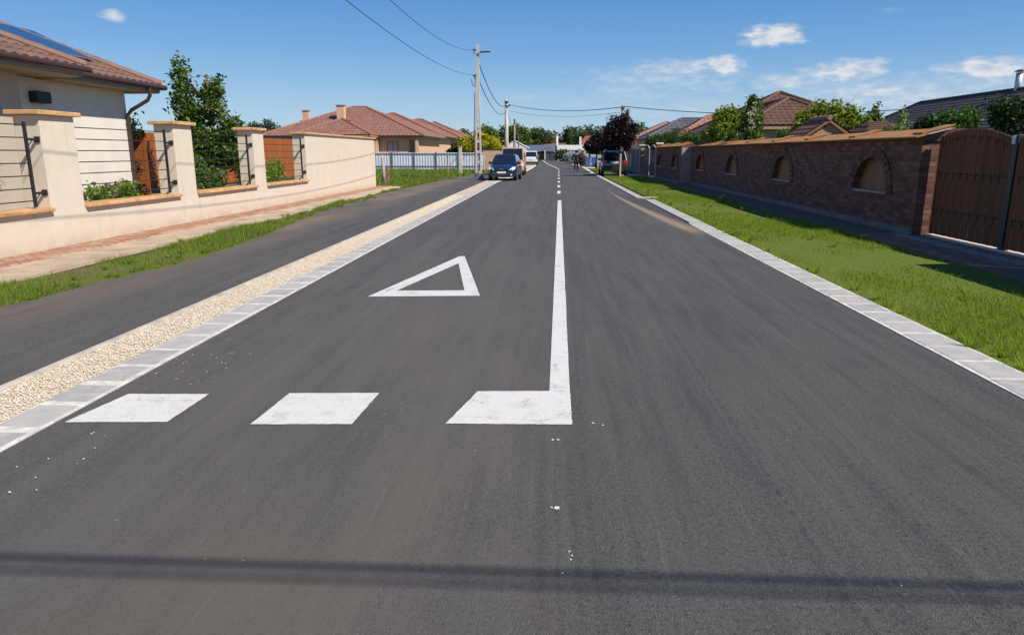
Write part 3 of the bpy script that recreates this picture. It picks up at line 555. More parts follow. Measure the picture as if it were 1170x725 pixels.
# garden behind wall: orange fence, fruit tree, shrubs
F = thing('board_fence', 'orange stained board fence behind the garden wall openings', 'fence', (-14, 30, .3)); mb = MB(); y = 20.6
while y < 43:
    mb.box(-14.02, -13.99, y, y+.115, .35, 2.32+.0); y += .135
mb.build('boards', M['orangewood'], F); MB().box(-14.08,-14.025,20.5,43,.7,.8).box(-14.08,-14.025,20.5,43,1.9,2.0).build('rails', M['orangewood'], F)
F = thing('board_fence', 'short orange stained board fence piece beside the downpipe of the near house', 'fence', (-13, 20.6, .3)); 
mb = MB(); x = -13.9
while x < -12.2: mb.box(x, x+.115, 21.2, 21.23, .35, 2.3); x += .135
mb.build('boards', M['orangewood'], F); MB().box(-13.9,-12.2,21.24,21.3,1.8,1.9).build('rail', M['orangewood'], F)
tree('fruit_tree', 'tall green leafy tree with two pointed tops behind the beige wall', 'tree', (-10.9,23.2,.3), [(-11.75,23,3.2,.42,.42,.8),(-11.85,23,4.05,.26,.26,.55),(-11.6,23.1,2.5,.6,.6,.6),(-10.95,23.2,3.1,.48,.48,.65),(-10.85,23.2,3.65,.36,.36,.42),(-10.4,23,2.2,.6,.6,.6),(-10.9,23,1.7,.85,.7,.7),(-9.95,23,2.15,.35,.4,.4),(-10.1,22.6,1.5,.5,.5,.45),(-11.3,23,1.7,.6,.6,.6)], 9000, .075, M['leafA'], M['bark'], .09, seed=3, gap=.5)
bush('rose_bush', 'rose bush with pink blooms in the last railing opening', 'shrub', [(-9.55,23.4,.95,.4,.7,.42),(-9.4,22.6,.85,.3,.45,.3),(-9.4,24.2,1.0,.3,.4,.5),(-9.5,21.9,.95,.3,.5,.35)], 3800, .045, M['leafB'], seed=5)
o = [q for q in bpy.data.objects if q.name.startswith('rose_bush')][0]; [leaves('bloom', [q], 30, .03, M['pinkpetal'], o, 4) for q in [(-9.3,24.5,1.2,.06,.06,.06),(-9.3,24.55,.95,.05,.05,.05),(-9.4,23.2,1.35,.06,.06,.06),(-9.25,22.9,1.2,.05,.05,.05)]]
bush('leafy_shrub', 'low bright green shrub in the second railing opening from the left', 'shrub', [(-9.3,13.25,.9,.22,.3,.26),(-9.35,13.2,1.15,.15,.2,.25),(-9.45,15.4,.85,.2,.3,.25),(-9.4,14.3,.8,.2,.5,.16)], 1100, .05, M['leafB'], seed=6, gap=.6)
bush('flowering_plant', 'tall thin stemmed plant with small leaves at the second opening', 'plant', [(-9.1,13.0,1.1,.1,.18,.5)], 70, .035, M['leafO'], seed=7)
bush('dry_plant', 'wispy dry plant behind the leftmost railing', 'plant', [(-9.2,11.1,.95,.16,.5,.3),(-9.1,11.4,1.25,.1,.12,.4)], 320, .022, M['leafO'], seed=8, aspect=.25)
bush('border_plants', 'low grey green border plants by the orange fence', 'plants', [(-10.2,16.2,.7,.4,.9,.25),(-10.6,17.4,.7,.4,.8,.25)], 1500, .05, M['leafO'], seed=9)
bush('shrub', 'mixed green and russet shrub below the fruit tree', 'shrub', [(-9.5,18.0,.85,.3,.9,.3),(-9.7,19.6,.9,.4,.7,.35),(-9.6,20.2,.95,.3,.4,.35),(-9.6,18.8,1.2,.35,.6,.5)], 3600, .05, M['leafA'], seed=10)
bush('russet_shrub', 'dark russet leaved shrub in front of the orange boards', 'shrub', [(-12.3,20.3,1.2,.5,.3,.35)], 800, .05, M['leafR'], seed=12)
tree('bay_tree', 'small leafy twig beside the second wall pillar', 'tree', (-12.6,20.6,.3), [(-12.5,20.8,2.5,.35,.3,.18),(-12.35,20.8,2.25,.3,.3,.15)], 260, .07, M['leafB'], M['bark'], .03, seed=13)

# ------------------------------------------------------------------ empty plot: sheet fence, posts
F = thing('metal_fence', 'pale blue metal sheet fence with dark posts across the plot', 'fence', (-15, 66.5, 0)); FY = 67.5
pts = []; x = -30.0
while x < -6.5: pts += [(x, FY), (x+.14, FY), (x+.16, FY-.03), (x+.24, FY-.03)]; x += .26
mb = MB(); n = len(pts); mb.add([(a,b,.12) for a,b in pts]+[(a,b,1.62) for a,b in pts], [(i,i+1,n+i+1,n+i) for i in range(n-1)]); mb.build('sheet_panels', M['fencemetal'], F)
x = -29.6
while x < -6.4: MB().box(x-.06, x+.06, FY-.12, FY-.04, 0, 1.68).build('fence_post', M['fencepost'], F); x += 2.08
MB().box(-30,-6.5,FY-.075,FY-.035,1.48,1.54).box(-30,-6.5,FY-.075,FY-.035,.36,.42).build('rails', M['fencepost'], F)
MB().box(-30,-6.5,FY-.02,FY+.06,-.05,.12).build('footing', M['concrete'], F)
p = MB(); p.tube([(-9.05,38.4,0),(-9.06,38.4,.7),(-9.1,38.4,1.5)], [.11,.09,.07], 8); tag(p.build('old_post', M['concrete'], smooth=True), 'thick old concrete post just past the end of the garden wall', 'post')
tag(MB().box(-9.0,-8.85,38.55,38.7,0,.85).build('short_post', M['brownwood'], bevel=.01), 'short brown wooden post beside the thick concrete post', 'post')
tag(MB().box(-6.95,-6.72,53.4,53.6,0,2.02).build('concrete_post', M['pole'], bevel=.015), 'square grey concrete post standing in the grass near the utility pole', 'post')
tag(MB().tube([(-8.15,56,0),(-8.15,56,1.55)], .07, 7).build('stake', M['post_wood']), 'thin wooden stake in the grass left of the grey post', 'stake')
tag(MB().tube([(-6.55,52,0),(-6.55,52,.9)], .03, 6).build('stake', M['stakewood']), 'short thin stake right of the grey concrete post', 'stake')
F = thing('block_wall', 'salmon coloured block wall between sheet fence and parked vans', 'wall', (-5.6, 68, 0)); MB().box(-6.6,-3.9,68,68.25,0,1.88).build('wall', M['peachwall'], F); MB().box(-6.65,-3.85,67.95,68.3,1.883,1.95).build('coping', M['copper'], F)

# ------------------------------------------------------------------ houses
def far_house(label, x0, x1, y0, y1, ze, slope, tile, wallm, oh=.7, wins=(), chim=(), wing=None, sides='SEW', doors=(), columns=(), pw=.42, ch=.5, sub=4):
    H_ = thing('house', label, 'house', ((x0+x1)/2, (y0+y1)/2, 0)); MB().box(x0+oh, x1-oh, y0+oh, y1-oh, 0, ze-.15).build('wall', M[wallm], H_)
    rf, zr = hip_roof(H_, x0, x1, y0, y1, ze, slope, M[tile], pw=pw, ch=ch, sub=sub, sides=sides, gutter=True)
    for a0, a1, z0, z1, fr, pn in wins: windowpart(H_, 'w', 'y', y0+oh, a0, a1, z0, z1, -1, fr, pn)
    for a0, a1, z0, z1, pn in doors: windowpart(H_, 'door', 'y', y0+oh, a0, a1, z0, z1, -1, 'brownwood', pn, 'door')
    for a, m in columns: MB().box(a-.16, a+.16, y0+.12, y0+.44, 0, ze-.17).build('porch_column', M[m], H_)
    for cx, cy, z0, z1, s in chim:
        c = MB().box(cx-s/2, cx+s/2, cy-s/2, cy+s/2, z0, z1).build('chimney', M['peach'], rf); MB().box(cx-s*.62, cx+s*.62, cy-s*.62, cy+s*.62, z1+.002, z1+.1).build('chimney_cap', M['concrete'], c)
    if wing:
        wx0, wx1, wy0, wy1 = wing; MB().box(wx0+oh, wx1-oh, wy0+oh, wy1, 0, ze-.16).build('wing_wall', M[wallm], H_); 
        h2 = MB(); t_ = (wx1-wx0)/2; zz = ze+.02; k = math.tan(R(slope)); ap = ((wx0+wx1)/2, wy0+t_, zz+t_*k); bp = ((wx0+wx1)/2, wy1+t_, zz+t_*k)
        tile_plane(h2, (wx0,wy0,zz), (wx1,wy0,zz), ap, ap, pw, ch, sub=sub); tile_plane(h2, (wx1,wy0,zz), (wx1,wy1,zz), ap, bp, pw, ch, sub=sub); tile_plane(h2, (wx0,wy1,zz), (wx0,wy0,zz), bp, ap, pw, ch, sub=sub)
        w_ = h2.build('wing_roof', M[tile], H_); cb = MB()
        for q in ((wx0,wy0,zz),(wx1,wy0,zz)): ridge_caps(cb, Vector(q)+Vector((0,0,.05)), Vector(ap)+Vector((0,0,.03)))
        ridge_caps(cb, ap, bp); cb.build('ridge_tiles', M[tile], w_); MB().box(wx0+.04,wx1-.04,wy0+.04,wy1,zz-.2,zz-.04).build('eaves', M['soffit'], w_)
    return H_
far_house('large peach bungalow with pinkish hip roof behind the sheet fence', -31.2, -13.6, 76, 92, 3.36, 22.8, 'tileP', 'peach', wins=((-17.6,-16.4,1.6,2.75,'brownwood','shutter'),(-20.5,-19.6,1.6,2.7,'brownwood','glass')), chim=((-23.4,80.3,4.6,6.65,.8),(-28.6,84,5.2,6.3,.7)), wing=(-26.4,-18.3,72.6,77), columns=((-18.6,'peach'),(-14.3,'peach')), doors=((-15.2,-14.75,1.0,2.9,'glass'),))
far_house('second peach bungalow in the row, brown door and porch columns', -30, -14.4, 93, 108, 3.72, 22.8, 'tileP', 'peach', wins=((-18.6,-17.2,1.5,2.7,'white','glass'),), doors=((-16.6,-15.9,.6,2.9,'brownwood'),), columns=((-17.1,'peach'),(-14.9,'peach')))
far_house('third bungalow of the row with small arched opening at its corner', -29, -14.1, 110, 124, 3.85, 22.8, 'tileP', 'peach', wins=((-16.1,-15.3,1.5,2.9,'brownwood','glass'),))
far_house('fourth and farthest hip roofed bungalow of the left row', -29, -15.0, 128, 142, 4.2, 22.8, 'tileP', 'peach')
# right side
far_house('brown hip roofed house with tall peak above the brick wall', 8.8, 17.4, 39.7, 48.3, 2.9, 26.2, 'tileB', 'beige_house', oh=.6, pw=.3, ch=.36, sub=5, wing=(9.1,14.7,35.6,39.9))
far_house('dark grey tiled house behind the gate with a white flue', 19.8, 28.2, 30, 54.2, 2.22, 31.5, 'tileD', 'beige_house', pw=.3, ch=.36, sub=4, sides='SWN')
H2 = thing('flue', 'pale steel flue on the dark roof at the right edge', 'chimney', (24.0,40,4.6)); MB().tube([(24.0,40,4.5),(24.0,40,5.65)], .16, 12).build('pipe', M['flash'], H2, smooth=True); MB().tube([(24,40,5.7),(24,40,5.8)], [.26,.1], 12).build('cowl', M['blackplastic'], H2)
far_house('long low house with grey roof behind the thujas', 7.3, 18, 57, 63, 2.8, 26, 'tileG', 'beige_house', oh=.5)
far_house('small house with salmon orange roof in front of the grey roof', 8.5, 17, 50.5, 55.6, 2.7, 30, 'tileO', 'peach', oh=.5)
far_house('distant house with orange roof behind the purple tree', 8.6, 17, 80, 90, 3.1, 24, 'tileO', 'peach', oh=.5)

# brick barbecue with gabled roof
Bq = thing('brick_kiln', 'small brick garden oven house with gabled tile roof', 'garden oven', (9.1,26,0)); gx0, gx1, gy0, gy1 = 8.5, 9.72, 25.0, 26.4
mb = MB(); mb.prism([(gx0,gy0,0),(gx1,gy0,0),(gx1,gy0,2.24),((gx0+gx1)/2,gy0,2.66),(gx0,gy0,2.24)], (0,1.4,0)); mb.build('body', M['brickO'], Bq)
mb = MB(); ax = (gx0+gx1)/2
tile_plane(mb, (gx0-.32,gy1+.3,2.1), (gx0-.32,gy0-.12,2.1), (ax,gy1+.3,2.72), (ax,gy0-.12,2.72), .25, .25); tile_plane(mb, (gx1+.32,gy0-.12,2.1), (gx1+.32,gy1+.3,2.1), (ax,gy0-.12,2.72), (ax,gy1+.3,2.72), .25, .25)
rf = mb.build('roof', M['tileB'], Bq); cb = MB(); ridge_caps(cb, (ax,gy0-.14,2.77), (ax,gy1+.3,2.77), .09); cb.build('ridge_tiles', M['tileO'], rf)
mb = MB(); mb.prism([(gx0-.32,gy0-.11,2.0),(gx0-.32,gy0-.11,2.09),(ax,gy0-.11,2.71),(gx1+.32,gy0-.11,2.09),(gx1+.32,gy0-.11,2.0),(ax,gy0-.11,2.62)], (0,.04,0)); mb.build('barge_board', M['brownwood'], rf)
MB().tube([(ax-.1,gy0-.01,2.5),(ax-.1,gy0+.05,2.5)], .06, 10).build('vent_hole', M['blackplastic'], Bq)
Sh = thing('shed_roof', 'low tiled garden shelter right of the brick oven', 'garden shelter', (11.5,27,0))
mb = MB(); tile_plane(mb, (10.9,26,2.35), (12.4,26,2.35), (11.3,27.2,2.72), (12.0,27.2,2.72), .25, .25); tile_plane(mb, (12.4,26,2.35), (12.4,28.4,2.35), (12.0,27.2,2.72), (12.0,27.2,2.72), .25, .25); tile_plane(mb, (10.9,28.4,2.35), (10.9,26,2.35), (11.3,27.2,2.72), (11.3,27.2,2.72), .25, .25); mb.build('roof', M['tileB'], Sh)
pb = MB()
for a, b_ in ((11.0,26.1),(12.3,26.1),(11.0,28.2),(12.3,28.2)): pb.box(a-.06,a+.06,b_-.06,b_+.06,0,2.34)
pb.build('posts', M['brownwood'], Sh)

# ------------------------------------------------------------------ right brick wall with arched niches
def niche_wall(label, X, y0, y1, centers, zt, thick=.42, hw=.88, z0=.79, rise=.76, seg=14, lit_end=True):
    Wl = thing('brick_wall', label, 'brick wall', (X, (y0+y1)/2, 0)); mb = MB(); dep = .16
    zz = lambda u: z0 + rise*math.sqrt(max(0, 1-(u/hw)**2))**.95
    ys = [y0]
    def q(a, b, za0, za1, zb0, zb1): mb.quad((X,b,zb0),(X,a,za0),(X,a,za1),(X,b,zb1))
    cur = y0
    for c in centers:
        q(cur, c-hw, 0, zt, 0, zt); q(c-hw, c+hw, 0, z0, 0, z0)
        us = [-hw*math.cos(math.pi*k/seg) for k in range(seg+1)]
        for a, b in zip(us[:-1], us[1:]):
            q(c+a, c+b, zz(a), zt, zz(b), zt); mb.quad((X,c+a,zz(a)),(X,c+b,zz(b)),(X+dep,c+b,zz(b)),(X+dep,c+a,zz(a)))
        mb.quad((X,c-hw,z0),(X+dep,c-hw,z0),(X+dep,c+hw,z0),(X,c+hw,z0)); cur = c+hw
    q(cur, y1, 0, zt, 0, zt)
    for y in (y0, y1): mb.quad((X,y,0),(X+thick,y,0),(X+thick,y,zt),(X,y,zt))
    mb.quad((X,y0,zt),(X+thick,y0,zt),(X+thick,y1,zt),(X,y1,zt)); mb.quad((X+thick,y0,0),(X+thick,y1,0),(X+thick,y1,zt),(X+thick,y0,zt))
    mb.build('brick_body', M['brickR'], Wl)
    pl = MB().box(X-.06, X-.002, y0, y1, 0, .14); pl.build('plinth', M['plinth'], Wl)
    for c in centers:
        pb = MB(); us = [-hw+2*hw*k/11 for k in range(12)]
        for a, b in zip(us[:-1], us[1:]):
            pb.prism([(X+.13,c+a+.006,z0),(X+.13,c+b-.006,z0),(X+.13,c+b-.006,zz(b*.995)),(X+.13,c+a+.006,zz(a*.995))], (.025,0,0))
        pb.build('niche_boards', M['panelwood'], Wl)
        MB().box(X-.025, X+.14, c-hw+.01, c+hw-.01, z0-.04, z0+.012).build('niche_sill', M['nsill'], Wl, bevel=.006)
        ab = MB(); n = 17; w_ = .24
        for k in range(n):
            t0 = math.pi*(k+.06)/n; t1 = math.pi*(k+.94)/n; P = lambda t, e: (X-.035, c-(hw+.01+e)*math.cos(t), z0-.02+(rise+.01+e)*math.sin(t)**.97 if math.sin(t) > 0 else z0)
            ab.prism([P(t0,0),P(t1,0),P(t1,w_),P(t0,w_)], (.05,0,0))
        ab.build('arch_bricks', M['brickR'], Wl)
    return Wl
def coping(parent, X, y0, y1, z, flaps):
    nrm = []; mb = MB(); y = y0; g = random.Random(4)
    while y < y1:
        e = min(y+.5, y1); dz = g.uniform(-.004,.004); mb.prism([(X-.16,y,z+dz),(X-.16,e-.01,z+dz),(X+.56,e-.01,z+.175+dz),(X+.56,y,z+.175+dz)], (0,0,.028)); y = e
    c = mb.build('coping_tiles', M['coping'], parent)
    MB().prism([(X+.003,y0+.01,z-.06),(X+.45,y0+.01,z-.06),(X+.45,y0+.01,z+.155),(X+.003,y0+.01,z+.035)], (0,y1-y0-.02,0)).build('coping_bed', M['brickR'], c)
    for f in flaps:
        if y0 <= f < y1: MB().prism([(X-.0,f-.12,z+.075),(X-.0,f+.26,z+.075),(X+.62,f+.26,z+.235),(X+.62,f-.12,z+.235)], (0,0,.03)).build('buttress_coping', M['coping'], parent); MB().box(X+.42,X+.9,f-.05,f+.2,0,z+.18).build('buttress', M['brickR'], parent)
w1 = niche_wall('long red brick wall beside the gate with four arched niches', 7.3, 14.9, 38.8, (17.1,23.6,30.2,36.6), 1.9)
coping(w1, 7.3, 14.86, 38.8, 1.93, [15.1+3.22*k for k in range(8)])
MB().prism([(7.34,14.76,1.99),(7.74,14.76,2.10),(7.74,14.855,2.10),(7.34,14.855,1.99)], (0,0,.012)).build('metal_flashing', M['flash'], w1)
w2 = niche_wall('farther brick wall section standing closer to the road', 6.75, 38.82, 48.2, (41.0,46.6), 1.9)
MB().box(6.751,7.30,38.80,38.818,0,1.9).build('end_face', M['brickPale'], w2); coping(w2, 6.75, 38.84, 48.2, 1.95, [40.2,43.5,46.8])
# grey sheet gate further on
G2 = thing('metal_gate', 'grey sheet metal gate with scrolled white ornaments in the far brick wall', 'gate', (6.8,51,0))
for a in (48.5, 51.6):
    l = MB(); l.box(6.78,6.82,a,a+3.0,.08,1.85); lf = l.build('gate_leaf', M['darkgrey'], G2)
    f = MB(); f.tube([(6.76,a+3.0*k/12,1.85+.28*math.sin(math.pi*k/12)) for k in range(13)], .04, 6); f.box(6.74,6.775,a,a+.06,.08,1.9); f.build('gate_frame', M['sill'], lf)
    for c in (a+.8, a+2.2):
        s = MB(); s.tube([(6.755,c+.22*math.cos(t)*(1-t/9),1.15+.22*math.sin(t)*(1-t/9)) for t in [k*.5 for k in range(14)]], .02, 5)
        s.build('scroll_ornament', M['sill'], lf)
def pillar_thing(label, x, y, w, d, h, m='brickPale'):
    o = thing('gate_pillar', label, 'pillar', (x,y,0)); MB().box(x-w/2,x+w/2,y,y+d,0,h).build('shaft', M[m], o, bevel=.01); MB().box(x-w/2-.07,x+w/2+.07,y-.07,y+d+.07,h+.002,h+.12).build('cap', M['sill'], o, bevel=.02); return o
pillar_thing('pale brick pillar between the grey gate and the board fence', 6.85, 55.6, .6, .5, 2.1)
pillar_thing('slim pale pillar with cap where the brick wall meets the metal gate', 6.95, 48.25, .35, .25, 2.15)
F = thing('board_wall', 'grey board fence under a pale concrete coping behind the dark parked car', 'fence', (6.8,65,0)); mb = MB(); y = 56.3
while y < 80: mb.box(6.78,6.81,y,y+.2,.45,1.85); y += .26
mb.build('boards', M['greyboard'], F); MB().box(6.7,7.0,56.2,80,1.87,2.05).build('coping', M['sill'], F); MB().box(6.72,6.98,56.2,80,0,.45).build('base', M['plinth'], F)
y = 58.8
while y < 79: MB().box(6.70,6.96,y,y+.25,.452,1.868).build('post', M['brickPale'], F); y += 3.2

# ------------------------------------------------------------------ double gate
Gt = thing('wooden_gate', 'tall dark brown double gate of upright boards with arched tops', 'gate', (7.66,12.5,0))
def leaf(y0, y1, za, zm, zb):
    n = 19; w_ = (y1-y0)/n; top = lambda u: za*(1-u)+zb*u + (zm-(za+zb)/2)*4*u*(1-u); mb = MB()
    for k in range(n):
        a, b = y0+k*w_+.006, y0+(k+1)*w_-.006; ta, tb = top((a-y0)/(y1-y0)), top((b-y0)/(y1-y0)); x = 7.57+(.012 if k % 2 else 0)
        mb.prism([(x,b,.07),(x,a,.07),(x,a,ta),(x,b,tb)], (.022,0,0))
    for k in range(n):
        yy = y0+(k+.5)*w_
        for z in (.55, 1.25, top((k+.5)/n)-.14): mb.tube([(7.585,yy,z),(7.560,yy,z)], .016, 6)
    o = mb.build('gate_leaf', M['gatewood'], Gt); r = MB()
    for z in (.55, 1.25): r.box(7.61,7.655,y0,y1,z-.05,z+.05)
    r.tube([(7.63, y0+(y1-y0)*k/12, top(k/12)-.12) for k in range(13)], .03, 6); r.box(7.61,7.655,y0,y0+.06,.07,za-.02); r.box(7.61,7.655,y1-.06,y1,.07,zb-.02); r.build('gate_frame', M['iron'], o)
leaf(12.50, 14.79, 1.87, 2.07, 1.94); leaf(10.1, 12.34, 1.80, 2.0, 1.86)
MB().box(7.55,7.67,12.36,12.48,0,1.93).build('gate_post', M['iron'], Gt, bevel=.006)
MB().tube([(7.53,12.42,1.78),(7.53,12.42,1.92)], .035, 8).build('hinge', M['flash'], Gt)
tag(MB().box(7.53,7.73,9.6,14.88,0,.045).build('threshold', M['sill']), 'pale concrete threshold strip under the wooden gate', 'threshold')
w3 = niche_wall('red brick wall on the near side of the wooden gate', 7.3, -2.0, 10.0, (7.0,), 1.9); coping(w3, 7.3, -2, 10.0, 1.93, [3,6.2,9.4])

# ------------------------------------------------------------------ utility poles and cables
def ladder_pole(label, x, y, h, lamp=False, cat='utility pole'):
    o = thing('utility_pole', label, cat, (x,y,0)); mb = MB(); w0, w1 = .21, .11; zs = .52*h
    for s in (-1, 1):
        mb.prism([(x+s*w0,y-.1,0),(x+s*(w0-.1),y-.1,0),(x+s*(w1-.07),y-.08,zs),(x+s*w1*1.25,y-.08,zs)][::s], (0,.2,0))
    k = .35
    while k < zs-.1: ww = w0-.1+(w1-w0)*k/zs; mb.box(x-ww-.02,x+ww+.02,y-.085,y+.085,k,k+.16); k += .62
    mb.prism([(x-w1*1.25,y-.08,zs),(x+w1*1.25,y-.08,zs),(x+.085,y-.06,h),(x-.085,y-.06,h)], (0,.17,0)); mb.build('mast', M['pole'], o, bevel=.01)
    return o
p1 = ladder_pole('tall near concrete utility pole with ladder openings and street lamp', -4.62, 45, 7.95)
MB().tube([(-4.85,44.95,0),(-4.85,44.95,2.5),(-4.80,44.95,5.2)], .03, 6).build('cable_riser', M['fencepost'], p1)
lm = MB(); lm.tube([(-4.6,44.9,7.42),(-4.3,44.9,7.5)], .03, 6); a = lm.build('lamp_arm', M['steel'], p1); MB().box(-4.42,-3.82,44.8,45.02,7.47,7.55).build('lamp_head', M['darkgrey'], a, bevel=.03)
for z in (7.6, 6.15):
    cl = MB(); cl.tube([(-4.72,44.9,z-.25),(-4.85,44.88,z-.1),(-4.72,44.88,z+.02)], .025, 6); cl.box(-4.9,-4.70,44.86,44.94,z-.02,z+.05); cl.build('cable_clamp', M['blackplastic'], p1)
cl = MB(); cl.tube([(-5.0,44.9,5.95),(-4.92,44.9,5.6),(-4.78,44.9,5.5),(-4.74,44.9,6.1)], .02, 6); cl.build('cable_loop', M['blackplastic'], p1)
MB().prism([(-5.02,44.7,0),(-4.2,44.7,0),(-4.35,44.7,.32),(-4.5,44.7,.16),(-4.62,44.7,.55),(-4.75,44.7,.16),(-4.9,44.7,.30)], (0,.15,0)).build('dark_foot_shape', M['fencepost'], p1)  # dark jagged shape across the foot of the pole
def solid_pole(label, x, y, h, r, m='pole', name='utility_pole', cross=True):
    o = thing(name, label, 'utility pole', (x,y,0)); MB().tube([(x,y,0),(x,y,h*.5),(x,y,h)], [r*1.35,r*1.15,r*.9], 12).build('mast', M[m], o, smooth=True)
    if cross:
        MB().box(x-r*1.2,x+.45,y-r-.06,y-r+.01,h-.75,h-.62).build('crossarm', M['darkgrey'], o); MB().box(x-r-.03,x+r+.03,y-r-.1,y+r+.03,h-.3,h-.12).build('top_clamp', M['darkgrey'], o)
        MB().tube([(x+.33,y-r-.03,h-.62),(x+.33,y-r-.03,h-.47)], [.04,.03], 8).build('insulator', M['blackplastic'], o)
    return o
solid_pole('second utility pole, thick round concrete, behind the parked vans', -5.62, 88, 7.7, .2)
solid_pole('thinner pale wooden pole beyond the thick concrete pole', -6.9, 130, 7.4, .16, 'post_wood')
solid_pole('slim dark mast in front of the white gabled shed', -5.6, 118, 4.6, .09, 'darkgrey', 'mast', False)
solid_pole('distant concrete pole in front of the low white building', .75, 158, 6.0, .28)
solid_pole('utility pole rising above the purple leaved tree', 5.55, 60, 5.35, .11, 'post_wood')
def cable(name, label, A, B, sag, r=.02, n=28, group=None):
    A = Vector(A); B = Vector(B); pts = [A.lerp(B, k/n) - Vector((0,0,sag*4*(k/n)*(1-k/n))) for k in range(n+1)]
    o = MB().tube(pts, r, 6).build(name, M['cable'], smooth=True); tag(o, label, 'cable', group); return o
cable('overhead_cable', 'upper overhead cable from the lamp pole towards the camera', (-4.72,44.88,7.62), (-4.7,-2,7.6), 1.72, .0095)
cable('overhead_cable', 'lower overhead cable from the lamp pole towards the camera', (-4.72,44.88,6.17), (-4.7,-2,6.0), 1.12, .0095)
cable('overhead_cable', 'upper cable sagging between lamp pole and second pole', (-4.6,45.1,7.0), (-5.5,87.8,7.3), 1.2, .028)
cable('overhead_cable', 'lower cable sagging between lamp pole and second pole', (-4.6,45.1,6.0), (-5.5,87.8,6.6), 1.2, .026)
cable('overhead_cable', 'cable from second pole across the road to the right pole', (-5.4,87.9,7.2), (5.55,60,5.2), .5, .03)
cable('overhead_cable', 'faint lower cable from second pole across the road', (-5.4,88,6.5), (5.5,62,4.9), .5, .015)
cable('overhead_cable', 'cable from the right pole over the gardens to the far right', (5.55,60,5.25), (34,56,5.6), .9, .028)
cable('overhead_cable', 'cable descending from second pole to the wooden pole', (-5.6,88.2,6.9), (-6.9,130,6.9), 1.2, .03)
# cables crossing the street above the camera; their shadow bands fall across the foreground
cable('overhead_cable', 'thick bundled cable crossing above the street, casting the darker shadow band', (-30,-.72,6.3), (34,-.72,6.75), .25, .019, 40)
cable('overhead_cable', 'second cable crossing above the street, casting the fainter shadow band', (-30,-.94,6.55), (34,-.94,7.0), .25, .013, 40)

# ------------------------------------------------------------------ vehicles
def wheel(parent, x, y, r, w_, side):
    t_ = MB(); t_.tube([(x-side*w_/2,y,r),(x+side*w_/2,y,r)], r, 20); tyre = t_.build('wheel', M['rubber'], parent, world=False, bevel=.02)
    q = MB(); q.tube([(x+side*(w_/2+.002),y,r),(x+side*(w_/2+.012),y,r)], r*.62, 16); q.build('rim', M['rim'], tyre, world=False)
def loft(stations, closed_ends=True):
    """stations: list of rings (lists of 3D pts, same length)"""
    mb = MB(); n = len(stations[0]); vs = [p for s in stations for p in s]; fs = [(i*n+k, i*n+(k+1)%n, (i+1)*n+(k+1)%n, (i+1)*n+k) for i in range(len(stations)-1) for k in range(n)]
    fs += [tuple(range(n))[::-1], tuple(range((len(stations)-1)*n, len(stations)*n))]; mb.add(vs, fs); return mb
def ring(y, w, zb, zt, crown=.02, belt=.9):
    h = zt-zb; half = [(w*.88,zb),(w*.98,zb+h*.16),(w,zb+h*.45),(w*.975,zb+h*.78),(w*belt,zt),(w*.45,zt+crown)]
    return [(x,y,z) for x,z in half] + [(-x,y,z) for x,z in half[::-1]]
